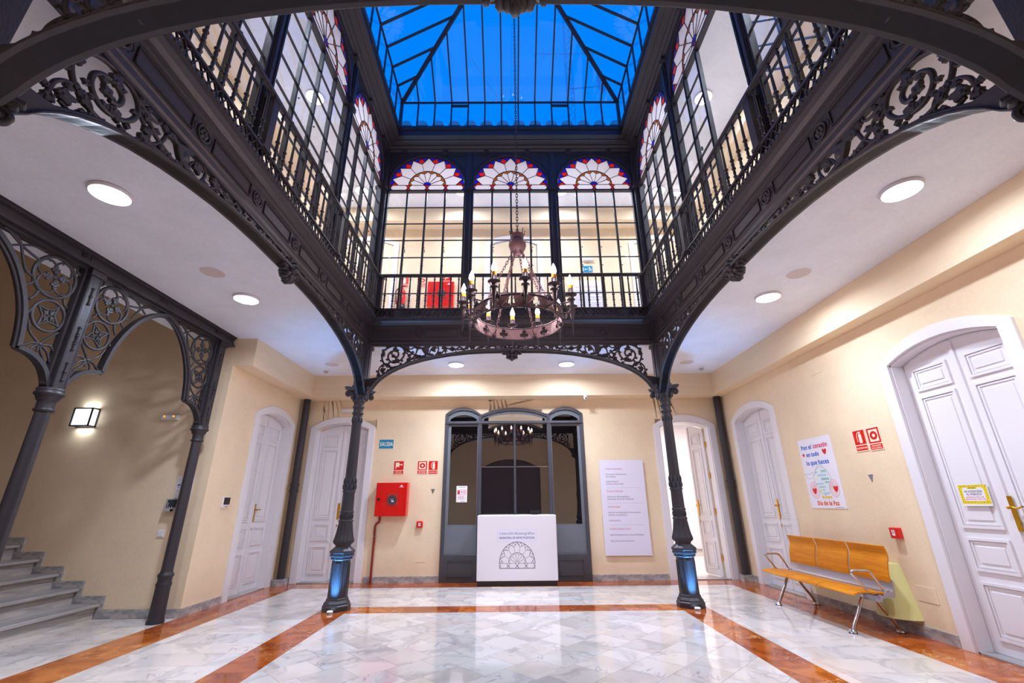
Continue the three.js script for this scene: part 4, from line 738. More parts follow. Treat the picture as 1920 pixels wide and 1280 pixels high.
sign('exit_sign', 'blue SALIDA exit sign above the hose cabinet', 'sign', W.back(-2.032, 2.025), 0.245, 0.155, salida);
const runner = printed(print(260, 160, (x, w, h) => { x.fillStyle = '#1484ae'; x.fillRect(0, 0, w, h); x.fillStyle = '#eef4ee'; x.fillRect(16, 36, 44, 100); x.lineWidth = 12; x.strokeStyle = '#eef4ee'; x.lineCap = 'round'; x.beginPath(); x.moveTo(84, 84); x.lineTo(150, 84); x.moveTo(84, 84); x.lineTo(104, 68); x.moveTo(84, 84); x.lineTo(104, 100); x.stroke(); x.beginPath(); x.arc(196, 42, 13, 0, 7); x.fill(); x.beginPath(); x.moveTo(190, 62); x.lineTo(208, 98); x.lineTo(240, 126); x.moveTo(206, 98); x.lineTo(176, 128); x.moveTo(192, 66); x.lineTo(164, 72); x.moveTo(192, 66); x.lineTo(226, 84); x.lineTo(240, 70); x.stroke(); }), 0.35);
sign('running_man_sign', 'blue running man exit sign upstairs', 'sign', W.back(1.47, 5.25), 0.22, 0.135, runner);
// upstairs
{
  const m = (x, y) => W.back(x, y);
  sign('extinguisher_sign', 'red extinguisher sign upstairs over the fire extinguisher', 'sign', m(-1.97, 5.0), 0.2, 0.24, mEX);
  sign('alarm_button_sign', 'red alarm button sign upstairs between extinguisher and hose cabinet', 'sign', m(-1.62, 5.0), 0.17, 0.22, mBT);
  sign('fire_hose_sign', 'red fire hose sign upstairs above the hose cabinet', 'sign', m(-1.15, 5.06), 0.17, 0.22, mHO);
  const bt = print(560, 800, (x, w, h) => { x.fillStyle = '#eee8f2'; x.fillRect(0, 0, w, h); x.fillStyle = '#b0434f'; x.font = '27px sans-serif'; x.fillText('Antiguo Casino de Artes y Oficios', 40, 110, 470); x.fillStyle = '#77717a'; for (let k = 0; k < 36; k++) x.fillRect(40, 160 + k * 16, (k % 6 === 5 ? 260 : 470) - (k * 37 % 23), 4); });
  sign('text_panel', 'tall white text panel upstairs under the exit sign', 'panel', m(1.48, 4.5), 0.62, 1.0, printed(bt));
  const e = thing('fire_extinguisher', 'red fire extinguisher with black foot hanging upstairs', 'extinguisher', [-1.97, 4.38, ZW + 0.09]);
  mesh('cylinder', [lathe([[0, 0.06], [0.07, 0.06], [0.075, 0.09], [0.075, 0.36], [0.06, 0.41], [0.028, 0.43], [0.028, 0.45], [0, 0.45]], 18)], M.red, e); mesh('foot_ring', [lathe([[0, 0], [0.07, 0], [0.078, 0.03], [0.078, 0.11], [0.0, 0.11]], 18)], M.black, e); mesh('valve', [box(0.03, 0.05, 0.03, 0, 0.47, 0), bar([0, 0.49, 0], [0.08, 0.47, 0.03], 0.014), bar([0, 0.47, 0], [-0.07, 0.45, 0.0], 0.012)], M.black, e); mesh('hose', [tube([[-0.06, 0.45, 0], [-0.1, 0.38, 0.01], [-0.09, 0.25, 0.02], [-0.08, 0.12, 0.02]], 0.011, 16)], M.black, e); mesh('bracket', [box(0.05, 0.05, 0.07, 0, 0.3, -0.06)], M.black, e);
  const f = print(200, 120, (x, w, h) => { x.fillStyle = '#f4efe6'; x.fillRect(0, 0, w, h); x.fillStyle = '#c33'; x.fillRect(10, 10, 180, 40); }); mesh('label', [plate(0.08, 0.05, 0.002)], printed(f), e).position.set(0, 0.26, 0.076);
}
function hoseCabinet(pos, label) {
  const c = thing('hose_cabinet', label, 'cabinet', pos, 0), w = 0.48, h = 0.49, d = 0.15;
  mesh('case', [box(w, h, d, 0, 0, d / 2)], M.red, c);
  const dr = mesh('door', [rbox(w - 0.006, h - 0.006, 0.014, 0.004, 0, 0, d + 0.004)], M.red, c);
  mesh('round_window', [rbox(0.17, 0.175, 0.006, 0.002, 0.02, -0.01, d + 0.012)], std(srgb(170, 60, 56), 0.15), dr);
  const dial = print(200, 200, (x) => { x.fillStyle = '#c8342a'; x.fillRect(0, 0, 200, 200); x.fillStyle = '#37343e'; x.beginPath(); x.arc(100, 100, 96, 0, 7); x.fill(); x.strokeStyle = '#aaa6b4'; x.lineWidth = 3; x.beginPath(); x.arc(100, 100, 74, 0, 7); x.stroke(); x.fillStyle = '#8b8794'; x.fillRect(60, 70, 80, 14); x.fillRect(56, 92, 74, 14); x.fillStyle = '#e8e6ee'; x.fillRect(84, 112, 54, 30); });
  const dm = plate(0.145, 0.145, 0.003); mesh('hose_dial', [dm], printed(dial, 0.2), dr).position.set(0.02, -0.01, d + 0.017);
  mesh('lock', [box(0.035, 0.034, 0.008, -w / 2 + 0.05, 0.0, d + 0.013)], M.black, dr);
  const lab = print(120, 60, (x) => { x.fillStyle = '#e02018'; x.fillRect(0, 0, 120, 60); x.fillStyle = '#fff'; x.fillRect(44, 4, 32, 34); x.fillRect(10, 46, 100, 6); }); mesh('label', [plate(0.08, 0.04, 0.002)], printed(lab), dr).position.set(0.15, 0.19, d + 0.013);
  return c;
}
hoseCabinet([-1.845, 1.17, ZW], 'square red fire hose cabinet on the wall beside the column');
{ const c = hoseCabinet([-1.25, 4.68, ZW], 'red fire hose cabinet upstairs behind the railing'); }
{
  const p = thing('riser_pipe', 'thin rust red water pipe under the hose cabinet', 'pipe', [0, 0, ZW]);
  mesh('pipe', [tube([[-2.02, 0.93, 0.06], [-2.02, 0.86, 0.06], [-2.03, 0.84, 0.055], [-2.07, 0.82, 0.04], [-2.085, 0.78, 0.035], [-2.085, 0.6, 0.035], [-2.085, 0, 0.035]], 0.017, 40, 10)], M.rustPipe, p); mesh('clip', [torus(0.02, 0.004, 0, 0, 0, 14).rotateX(Math.PI / 2).translate(-2.085, 0.64, 0.035)], M.alu, p);
}
// alarm buttons
const btnFace = printed(print(120, 120, (x) => { x.fillStyle = '#d5140c'; x.fillRect(0, 0, 120, 120); x.fillStyle = '#f2f0ee'; x.fillRect(34, 22, 52, 70); x.fillStyle = '#333'; x.fillRect(44, 50, 32, 6); x.fillRect(44, 62, 32, 6); x.beginPath(); x.arc(60, 38, 8, 0, 7); x.fill(); }), 0.3);
for (const [at, label] of [[W.back(-1.405, 0.80), 'small red alarm call point below the signs by the reception window'], [W.right(-4.39, 0.815), 'small red alarm call point on the bench wall']]) { const b = thing('alarm_call_point', label, 'button', at[0], at[1]); mesh('housing', [rbox(0.092, 0.092, 0.045, 0.006, 0, 0, 0.0225)], M.red, b); mesh('front', [plate(0.08, 0.08, 0.003)], btnFace, b).position.z = 0.046; }
// steel triangles
for (const [at, label] of [[W.back(-1.23, 1.285), 'small grey steel triangle plate beside the reception window'], [W.right(-4.53, 1.3), 'small grey steel triangle plate on the bench wall']]) { const b = thing('triangle_plate', label, 'plate', at[0], at[1]); mesh('plate', [extr([[-0.032, 0.035], [0, -0.038], [0.032, 0.035]], 0.004, 0.001, [], 0.001)], M.alu, b); mesh('screw', [sph(0.004, -0.02, 0.028, 0.005, 1, 1, 0.5, 6), sph(0.004, 0.02, 0.028, 0.005, 1, 1, 0.5, 6), sph(0.004, 0, -0.024, 0.005, 1, 1, 0.5, 6)], M.black, b); }
// directory board
{
  const t = print(704, 1400, (x, w, h) => {
    x.fillStyle = '#e9e2f0'; x.fillRect(0, 0, w, h);
    const red = (s, y) => { x.fillStyle = '#c23a50'; x.font = '33px sans-serif'; x.fillText(s, 88, y, 360); }, tx = (s, y) => { x.fillStyle = '#55505e'; x.font = '33px sans-serif'; x.fillText(s, 88, y, 560); }, ln = (y) => { x.fillStyle = '#b9b2c2'; x.fillRect(88, y, 540, 3); };
    red('PLANTA SEGUNDA', 150); tx('Centro de Información', 232); tx('de la Mujer', 268); tx('Radio Martos', 342); tx('Emisora Municipal', 378); ln(424);
    red('PLANTA PRIMERA', 490); tx('Colección Museográfica', 570); tx('Municipal de Artes Plásticas', 606); ln(654);
    red('PLANTA BAJA', 722); tx('Sección de Educación Permanente', 802); tx('(Centro de Adultos)', 838); tx('Información', 918); ln(968);
    red('PLANTA SEMISÓTANO', 1040); tx('Sala de Exposición y Usos Múltiples', 1122); tx('Sala de Archivo Histórico', 1208);
  });
  const b = thing('directory_board', 'tall white floor directory board with red headings', 'board', [1.785, 1.04, ZW]);
  mesh('board', [box(0.704, 1.4, 0.014, 0, 0, 0.022)], std(srgb(233, 226, 240), 0.5), b); mesh('print', [plate(0.703, 1.399, 0.002)], printed(t, 0.4), b).position.z = 0.03; mesh('stand_off', [box(0.5, 1.1, 0.016, 0, 0, 0.008)], M.plasticG, b);
}
// school poster on the bench wall
{
  const t = print(580, 775, (x, w, h) => {
    x.fillStyle = '#efeaf1'; x.fillRect(0, 0, w, h);
    const word = (s, c, px, y, sz, wd) => { x.font = 'bold ' + sz + 'px sans-serif'; x.fillStyle = c; x.lineWidth = 3; x.strokeStyle = c; x.fillText(s, px, y, wd); x.strokeText(s, px, y, wd); };
    word('Pon el', '#1f62c4', 40, 120, 66, 200); word('corazón', '#d8285c', 262, 118, 66, 270); word('en todo', '#1f62c4', 112, 205, 62, 250); word('lo que haces', '#1f62c4', 80, 300, 66, 440);
    x.fillStyle = '#e01226'; heart(x, 62, 178, 24); heart(x, 440, 165, 40);
    x.strokeStyle = '#6f7f92'; x.lineWidth = 3; x.fillStyle = '#e3edee'; x.beginPath(); x.ellipse(300, 480, 142, 150, 0, 0, 7); x.fill(); x.stroke(); x.beginPath(); x.ellipse(300, 470, 120, 160, 0, 3.5, 5.2); x.stroke();
    const sm = (s, c, px, y, sz) => { x.font = 'bold ' + sz + 'px sans-serif'; x.fillStyle = c; x.fillText(s, px, y, 150); };
    sm('PAZ', '#5a86c8', 195, 392, 22); sm('ETHIC', '#17a08c', 300, 390, 32); sm('COOPERATIVO', '#6aa7d8', 225, 430, 26); sm('PERDÓN', '#138a80', 280, 475, 32); sm('AMOR', '#138a80', 330, 508, 24); sm('IGUALDAD', '#7aa8de', 180, 520, 24); sm('RESPETO', '#39a9a0', 220, 556, 24); sm('PAZ', '#6aa7d8', 260, 588, 24); sm('AMISTAD', '#7aa8de', 268, 622, 22);
    x.fillStyle = '#efe9b0'; x.fillRect(168, 440, 44, 22); x.fillStyle = '#d7e58c'; x.fillRect(214, 575, 30, 26);
    x.fillStyle = '#f3ecf4'; x.strokeStyle = '#8a8796'; x.beginPath(); x.moveTo(12, 395); x.quadraticCurveTo(90, 410, 160, 380); x.quadraticCurveTo(150, 460, 80, 448); x.quadraticCurveTo(40, 436, 12, 395); x.fill(); x.stroke();
    x.strokeStyle = '#b58a90'; for (const [cx, cy] of [[128, 580], [460, 565]]) { x.fillStyle = '#f1d6d8'; x.beginPath(); x.ellipse(cx, cy, 76, 92, 0, 0, 7); x.fill(); x.stroke(); for (let k = 0; k < 4; k++) { x.beginPath(); x.ellipse(cx + (cx < 300 ? 10 : -30), cy - 40 + k * 16, 52, 18, -0.5, 3.3, 5.6); x.stroke(); } x.fillStyle = '#dd1420'; heart(x, cx + (cx < 300 ? -6 : 22), cy + 4, 42); }
    word('30 Enero', '#e3bf20', 222, 672, 44, 170); word('Día de la Paz', '#e2581c', 118, 742, 60, 370); x.fillStyle = '#556'; x.fillRect(410, 762, 130, 4);
  });
  const p = thing('school_poster', 'hand painted white poster with hearts and blue lettering', 'poster', ...W.right(-5.25, 1.402)); mesh('sheet', [plate(0.578, 0.772, 0.004)], printed(t, 0.6), p).position.z = 0.004;
}
// notices on the near door
{
  const t = print(460, 320, (x, w, h) => { x.fillStyle = '#f2f0ee'; x.fillRect(0, 0, w, h); x.fillStyle = '#e9cf1e'; x.fillRect(8, 8, w - 16, h - 34); x.fillStyle = '#3a3522'; for (let k = 0; k < 30; k++) { const a = (k * 97) % 440, top = k % 2; x.save(); x.translate(20 + a, top ? 26 : 262); x.rotate(k); x.fillRect(-9, -3, 18, 5); x.restore(); } for (let k = 0; k < 10; k++) { x.save(); x.translate(k % 2 ? 30 : 428, 50 + k * 20); x.rotate(k * 2); x.fillRect(-9, -3, 18, 5); x.restore(); } x.fillStyle = '#eeeaf0'; x.beginPath(); x.roundRect(62, 48, 336, 200, 40); x.fill(); x.fillStyle = '#e9cf1e'; x.fillRect(150, 36, 150, 34); x.fillStyle = '#2b2620'; x.textAlign = 'center'; x.font = 'bold 26px sans-serif'; x.fillText('HORARIO', 226, 64); x.font = 'bold 42px sans-serif'; x.fillText('DE ATENCIÓN', 230, 122, 290); x.fillText('AL PÚBLICO', 230, 164, 250); x.fillStyle = '#c4283c'; x.font = 'bold 25px sans-serif'; x.fillText('MARTES DE 17:00 A 19H', 230, 200, 300); x.fillText('MIÉRCOLES DE 11:00 A 13H', 230, 230, 310); });
  const n = thing('opening_hours_notice', 'yellow bordered opening hours notice on the near white door', 'notice', [XR + 0.085, 1.13, -3.655], -Math.PI / 2); mesh('sheet', [plate(0.235, 0.16, 0.002)], printed(t), n);
  const t2 = print(200, 160, (x) => { x.fillStyle = '#e8e4ee'; x.fillRect(0, 0, 200, 160); x.fillStyle = '#3a3a44'; x.font = 'bold 40px sans-serif'; x.fillText('SECCIÓN', 20, 70, 160); x.fillRect(20, 96, 120, 8); });
  const n2 = thing('door_plaque', 'clear plaque above the brass handle of the near door', 'plaque', [XR + 0.088, 1.22, -3.14], -Math.PI / 2); mesh('plate', [plate(0.2, 0.15, 0.004)], printed(t2, 0.2), n2);
}
// thermostat, time clock and its sheet, switches
{
  const t = thing('thermostat', 'white wall thermostat with a black screen', 'thermostat', ...W.left(-5.75, 1.145)); mesh('case', [rbox(0.14, 0.105, 0.022, 0.006, 0, 0, 0.011)], M.plasticW, t); mesh('screen', [rbox(0.118, 0.082, 0.004, 0.002, 0.004, 0.006, 0.023)], std(srgb(40, 34, 38), 0.15), t); mesh('base', [box(0.055, 0.016, 0.024, -0.045, -0.06, 0.012)], M.plasticW, t);
  const c = thing('time_clock', 'grey staff time clock on the stair wall', 'time clock', ...W.stair(-3.79, 1.1)); mesh('case', [extr([[0, -0.075], [0.07, -0.055], [0.05, 0.075], [0, 0.075]], 0.16, -0.08, [], 0.006).rotateY(-Math.PI / 2)], M.plasticG, c); const kp = mesh('keypad', [rbox(0.105, 0.085, 0.006, 0.002, 0, 0.015, 0.062)], std(srgb(52, 56, 66), 0.3), c); kp.rotation.x = -0.15; mesh('keys', [...[0, 1, 2, 3].map((k) => sph(0.005, -0.035, 0.03 - k * 0.014, 0.068, 1, 1, 0.5, 6)), sph(0.006, -0.012, -0.014, 0.071, 1, 1, 0.5, 6), sph(0.006, 0.016, -0.014, 0.071, 1, 1, 0.5, 6)], M.plasticW, c); mesh('finger_reader', [box(0.03, 0.026, 0.012, 0.02, -0.045, 0.068)], M.black, c);
  const tx = print(260, 360, (x, w, h) => { x.fillStyle = '#eae6ee'; x.fillRect(0, 0, w, h); x.fillStyle = '#333'; x.fillRect(90, 24, 80, 6); x.fillStyle = '#2f5fb4'; x.fillRect(92, 44, 84, 74); x.fillStyle = '#1c3f86'; x.fillRect(104, 56, 58, 46); x.fillStyle = '#9aa4b8'; x.fillRect(86, 120, 96, 18); x.strokeStyle = '#2a58b0'; x.lineWidth = 6; x.beginPath(); x.moveTo(90, 120); x.lineTo(44, 150); x.moveTo(178, 120); x.lineTo(220, 150); x.stroke(); x.fillStyle = '#2a58b0'; x.fillRect(24, 144, 44, 20); x.fillRect(206, 144, 40, 20); x.fillStyle = '#777'; for (const [a, b, c2] of [[24, 184, 50], [100, 184, 30], [160, 184, 70], [24, 240, 70], [112, 240, 24], [160, 240, 70], [112, 262, 24], [160, 262, 50], [112, 286, 24], [160, 300, 60]]) x.fillRect(a, b, c2, 5); });
  sign('clock_instructions', 'white instruction sheet with blue drawing above the time clock', 'sheet', W.stair(-3.735, 1.305), 0.19, 0.25, printed(tx));
  const s = thing('light_switch', 'square white light switch on the stair wall', 'switch', ...W.stair(-3.87, 0.815)); mesh('plate', [rbox(0.085, 0.085, 0.01, 0.003, 0, 0, 0.005)], M.plasticW, s); mesh('rocker', [rbox(0.055, 0.055, 0.008, 0.002, 0, 0, 0.012)], M.plasticW, s);
}
// emergency lights
const emerg = (at, label, amber) => { const e = thing('emergency_light', label, 'light', at[0], at[1]); mesh('base', [rbox(0.2, 0.062, 0.03, 0.006, 0, 0, 0.015)], M.plasticW, e); mesh('diffuser', [rbox(0.185, 0.05, 0.03, 0.008, 0, 0, 0.035)], M.plasticW, e); if (amber) for (const x of [-0.055, 0.055]) mesh('pilot_lamp', [sph(0.012, x, 0.008, 0.05, 1, 1, 0.5, 8)], M.amber, e); };
emerg(W.stair(-4.08, 2.1), 'slim emergency light with two amber lamps on the stair wall', true);
emerg(W.back(-2.72, 2.58), 'slim white emergency light above the closed far door', false);
emerg(W.back(1.5, 5.45), 'slim white emergency light upstairs over the running man sign', false);
// camera dome, inspection hatches, yellow cone cover
{
  const c = thing('security_camera', 'small white security camera on the soffit', 'camera', [1.24, 2.75, -7.15]); mesh('mount', [cyl(0.035, 0.035, 0.02, 0, -0.01, 0)], M.plasticW, c); mesh('body', [sph(0.03, 0, -0.035, 0.0), cyl(0.022, 0.026, 0.05, 0, -0.035, 0).rotateX(0)], M.plasticW, c); mesh('lens', [sph(0.012, 0, -0.045, 0.026)], M.black, c);
  for (const [at, w, h, label] of [[W.right(-4.93, 2.57), 0.2, 0.2, 'flush painted hatch high on the bench wall'], [W.right(-4.27, 0.34), 0.2, 0.12, 'flush painted cover plate low beside the near door'], [W.back(1.42, 2.56), 0.16, 0.12, 'flush painted hatch above the directory board'], [W.back(-1.37, 0.28), 0.14, 0.01, 'faint painted plate low left of the reception window'], [W.right(-3.98 + 9, 0, 0), 0, 0, '']]) { if (!w) continue; const q = thing('wall_hatch', label, 'hatch', at[0], at[1]); mesh('cover', [rbox(w, h, 0.004, 0.0015, 0, 0, 0.002)], M.wall, q); }
  const k = thing('half_cone_cover', 'pale yellow half cone cover on the wall beside the bench', 'cover', ...W.right(-4.58, 0.0));
  const g = new THREE.CylinderGeometry(0.1, 0.2, 0.43, 24, 1, false, -Math.PI / 2, Math.PI); g.translate(0, 0.335, 0); mesh('half_cone', [g, box(0.39, 0.01, 0.02, 0, 0.125, 0.01)], M.cream, k);
}
// corner down pipes
for (const [x, label] of [[XL + 0.1, 'dark cast iron down pipe in the corner by the stair side door'], [XR - 0.075, 'dark cast iron down pipe in the corner by the open door']]) {
  const p = thing('down_pipe', label, 'pipe', [x, 0, ZW + 0.12], 0, 'down pipes in the far corners');
  mesh('pipe', [cyl(0.055, 0.055, 2.67, 0, 0.08 + 1.335, 0, 20), cyl(0.066, 0.066, 0.03, 0, 1.3, 0, 20), cyl(0.066, 0.066, 0.03, 0, 1.4, 0, 20), cyl(0.06, 0.06, 0.1, 0, 1.35, 0, 20)], M.iron, p); mesh('foot_block', [box(0.16, 0.085, 0.16, 0, 0.0425, 0)], M.skirt, p);
}
// ---------------------------------------------------------------- bench of three wooden seats
{
  const b = thing('waiting_bench', 'three seat waiting bench with honey wood shells and chrome legs', 'bench', [3.23, 0, -5.11], -Math.PI / 2);
  // local: x along the bench (towards the far end = -x ... turned), y up, +z into the room
  const N = 3, sw = 0.49, total = 1.5, prof = (list, t) => { const up = [], dn = []; for (let i = 0; i < list.length; i++) { const a = list[Math.max(0, i - 1)], c = list[Math.min(list.length - 1, i + 1)], dx = c[0] - a[0], dy = c[1] - a[1], l = Math.hypot(dx, dy); up.push([list[i][0] - dy / l * t / 2, list[i][1] + dx / l * t / 2]); dn.push([list[i][0] + dy / l * t / 2, list[i][1] - dx / l * t / 2]); } return [...up, ...dn.reverse()]; };
  const curve = (pts, n) => new THREE.CatmullRomCurve3(pts.map(([z, y]) => V3(z, y, 0)), false, 'catmullrom', 0.5).getPoints(n).map((p) => [p.x, p.y]);
  const side = (poly, w, x) => { const g = extr(poly, w, -w / 2, [], 0.002); g.rotateY(-Math.PI / 2); g.scale(-1, 1, 1); g.rotateY(0); g.translate(x, 0, 0); return g; };   // (z, y) profile swept along x
  const lay = (poly, w, x) => { const g = extr(poly, w, -w / 2); const p = g.attributes.position, uv = g.attributes.uv; for (let i = 0; i < p.count; i++) { const z = p.getX(i), y = p.getY(i), xx = p.getZ(i) + x; p.setXYZ(i, -xx + 2 * x, y, z); uv.setXY(i, xx * 1.1, (z + y) * 1.1); } const f = clean(g); const q = f.attributes.position; f.deleteAttribute('normal'); f.computeVertexNormals(); return f; };
  const seatC = curve([[0.25, 0.318], [0.235, 0.335], [0.16, 0.345], [0.06, 0.34], [-0.02, 0.335]], 16), backC = curve([[-0.105, 0.42], [-0.105, 0.47], [-0.118, 0.55], [-0.14, 0.62], [-0.135, 0.67], [-0.122, 0.71]], 18), beamC = curve([[0.0, 0.325], [-0.05, 0.322], [-0.09, 0.345], [-0.108, 0.39], [-0.11, 0.44]], 14);
  for (let k = 0; k < N; k++) {
    const x = (k - 1) * (sw + 0.012);
    const s = mesh('seat', [lay(prof(seatC, 0.012), sw, x)], M.wood, b), r = mesh('backrest', [lay(prof(backC, 0.012), sw - 0.022, x)], M.wood, b);
  }
  mesh('seat_beam', [lay(prof(beamC, 0.012), total + 0.01, 0), box(total - 0.06, 0.05, 0.06, 0, 0.29, 0.02)], M.alu, b);
  for (const x of [-0.72, 0.72]) mesh('end_cap', [lay([[-0.115, 0.3], [0.02, 0.29], [0.03, 0.325], [-0.05, 0.33], [-0.1, 0.36], [-0.118, 0.43], [-0.13, 0.4]], 0.03, x)], M.alu, b);
  for (const x of [-0.575, 0.575]) {
    mesh('leg', [tube([[x, 0.3, 0.03], [x, 0.27, 0.07], [x, 0.18, 0.12], [x, 0.09, 0.175], [x, 0.02, 0.215]], 0.015, 20, 8)], M.chrome, b); mesh('leg', [tube([[x, 0.3, 0.0], [x, 0.27, -0.04], [x, 0.18, -0.1], [x, 0.09, -0.165], [x, 0.02, -0.2]], 0.015, 20, 8)], M.chrome, b);
    for (const z of [0.222, -0.207]) mesh('foot', [cyl(0.03, 0.036, 0.012, x, 0.012, z, 14), cyl(0.02, 0.03, 0.014, x, 0.024, z, 14)], M.chrome, b), mesh('rubber_pad', [cyl(0.036, 0.036, 0.006, x, 0.003, z, 14)], M.black, b);
    mesh('yoke', [rbox(0.035, 0.04, 0.12, 0.01, x, 0.295, 0.015)], M.chrome, b);
  }
  for (const x of [-0.71, 0.71]) mesh('armrest', [tube([[x, 0.335, -0.05], [x, 0.38, -0.03], [x, 0.47, 0.02], [x, 0.505, 0.05], [x, 0.51, 0.13], [x, 0.51, 0.19], [x, 0.495, 0.205], [x, 0.42, 0.15], [x, 0.35, 0.1], [x, 0.332, 0.06], [x, 0.33, 0.0]], 0.011, 60, 8, true)], M.chrome, b);
  mesh('under_tray', [lay(prof(curve([[0.06, 0.29], [0.0, 0.255], [-0.06, 0.25], [-0.1, 0.29]], 10), 0.01), 0.3, 0.02)], M.black, b);
}
// ---------------------------------------------------------------- chandelier
{
  const x = 0.077, z = -3.48, c = thing('ring_chandelier', 'wrought iron ring chandelier with twelve candle bulbs hanging on chains', 'chandelier', [x, 0, z]);
  const R = 0.375, y0 = 2.515, y1 = 2.63, N = 12;
  // ring of twelve curved plates, each pierced with a club
  const club = [...arcPts(0, 0.024, 0.019, 0.019, -0.7, Math.PI + 0.7, 10), ...arcPts(-0.022, -0.008, 0.019, 0.019, 1.2, 5.6, 10), [-0.004, -0.012], [-0.011, -0.038], [0.011, -0.038], [0.004, -0.012], ...arcPts(0.022, -0.008, 0.019, 0.019, -2.46, 1.94, 10)];
  const bend = (g) => { const p = g.attributes.position; for (let i = 0; i < p.count; i++) { const a = p.getX(i) / R, r = R + p.getZ(i); p.setXYZ(i, r * Math.sin(a), p.getY(i), r * Math.cos(a)); } g.computeVertexNormals(); return g; };
  const wSeg = 2 * Math.PI * R / N, h = (y1 - y0) / 2;
  const outline = []; for (let i = 0; i <= 6; i++) outline.push([-wSeg / 2 + wSeg * i / 6, -h]); for (let i = 6; i >= 0; i--) outline.push([-wSeg / 2 + wSeg * i / 6, h]);
  const seg = bend(extr(outline, 0.006, -0.003, [club]));
  const a0 = 0.1;
  for (let k = 0; k < N; k++) { const s = mesh('ring_plate', seg, M.ringIron, c); s.position.y = (y0 + y1) / 2; s.rotation.y = (k + 0.5) * 2 * Math.PI / N + a0; }
  const hoop = (y) => { const g = new THREE.TorusGeometry(R, 0.007, 6, 72); g.rotateX(Math.PI / 2); g.translate(0, y, 0); return g; };
  mesh('hoop', [hoop(y0 + 0.003), hoop(y1 - 0.003)], M.torch, c);
  const flame = lathe([[0, 0], [0.016, 0.004], [0.0235, 0.026], [0.02, 0.052], [0.01, 0.078], [0.003, 0.096], [0, 0.1]], 12);
  const cup = merge([lathe([[0, -0.26], [0.003, -0.26], [0.006, -0.19], [0.01, -0.185], [0.006, -0.18], [0.018, -0.08], [0.02, -0.05], [0.034, -0.045], [0.034, -0.04], [0.018, -0.036], [0.022, -0.005], [0.05, 0.002], [0.05, 0.006], [0.022, 0.01], [0.022, 0.055], [0.0, 0.055]], 14)]);
  const candle = lathe([[0, 0.05], [0.02, 0.05], [0.02, 0.085], [0.017, 0.092], [0, 0.092]], 12);
  for (let k = 0; k < N; k++) {
    const a = k * 2 * Math.PI / N + a0, r = 0.47, t = new THREE.Group(); t.name = 'torch'; t.position.set(r * Math.sin(a), 2.7, r * Math.cos(a)); t.rotation.y = a; c.add(t);
    mesh('holder', cup, M.torch, t); mesh('candle_sleeve', candle, M.candle, t).userData.label = 'yellow candle sleeve'; const f = mesh('flame_bulb', flame, M.bulb, t); f.position.y = 0.09; f.userData.label = 'glowing flame bulb';
    mesh('bracket', [rod([0, -0.06, -0.01], [0, -0.06, -0.1], 0.006), rod([0, -0.15, -0.01], [0, -0.15, -0.095], 0.006), ...[[0, -0.085], [-0.016, -0.105], [0.016, -0.105]].map(([u, v]) => sph(0.017, u, v, -0.05, 1, 1, 0.5, 8))], M.torch, t);
    const l = new THREE.PointLight(new THREE.Color().setRGB(1, 0.72, 0.78), L_BULB, 0, 2); l.position.set(x + r * Math.sin(a), 2.83, z + r * Math.cos(a)); l.castShadow = true; l.shadow.radius = 0.9; scene.add(l);
  }
  const ballPts = [[0, 3.2], [0.03, 3.2], [0.045, 3.225], [0.066, 3.25], [0.08, 3.29], [0.075, 3.33], [0.055, 3.355], [0.055, 3.36], [0.062, 3.4], [0.056, 3.4], [0.05, 3.37], [0.0, 3.37]];
  mesh('ball_hub', [lathe(ballPts, 24)], M.ringIron, c);
  const crown = []; for (let k = 0; k < 8; k++) { const a = k * Math.PI / 4; crown.push(rod([0.058 * Math.cos(a), 3.39, 0.058 * Math.sin(a)], [0.07 * Math.cos(a), 3.44, 0.07 * Math.sin(a)], 0.006, 0.002, 6), sph(0.006, 0.07 * Math.cos(a), 3.442, 0.07 * Math.sin(a), 1, 1, 1, 6)); } mesh('crown', crown, M.torch, c);
  const link = new THREE.TorusGeometry(0.011, 0.003, 5, 12); link.scale(0.75, 1.5, 1);
  const chain = (A, B, scale = 1) => { const a = V3(...A), b = V3(...B), L = a.distanceTo(b), n = Math.round(L / (0.026 * scale)), q = new THREE.Quaternion().setFromUnitVectors(V3(0, 1, 0), b.clone().sub(a).normalize()), o = []; for (let i = 0; i < n; i++) { const g = link.clone(); g.scale(scale, scale, scale); if (i & 1) g.rotateY(Math.PI / 2); g.applyQuaternion(q); const p = a.clone().lerp(b, (i + 0.5) / n); g.translate(p.x, p.y, p.z); o.push(g); } return o; };
  for (let k = 0; k < 6; k++) { const a = k * Math.PI / 3 + a0 + Math.PI / 12 * 2.0, m = mesh('chain', chain([0.04 * Math.sin(a), 3.23, 0.04 * Math.cos(a)], [(R - 0.01) * Math.sin(a), y0 + 0.02, (R - 0.01) * Math.cos(a)], 1.15), M.ringIron, c); mesh('anchor', [sph(0.018, (R - 0.012) * Math.sin(a), y0 + 0.02, (R - 0.012) * Math.cos(a), 1, 1, 1, 8)], M.torch, c); }
  mesh('main_chain', [...chain([0, 3.37, 0], [0, 8.3, 0], 1.25)], M.torch, c);
}
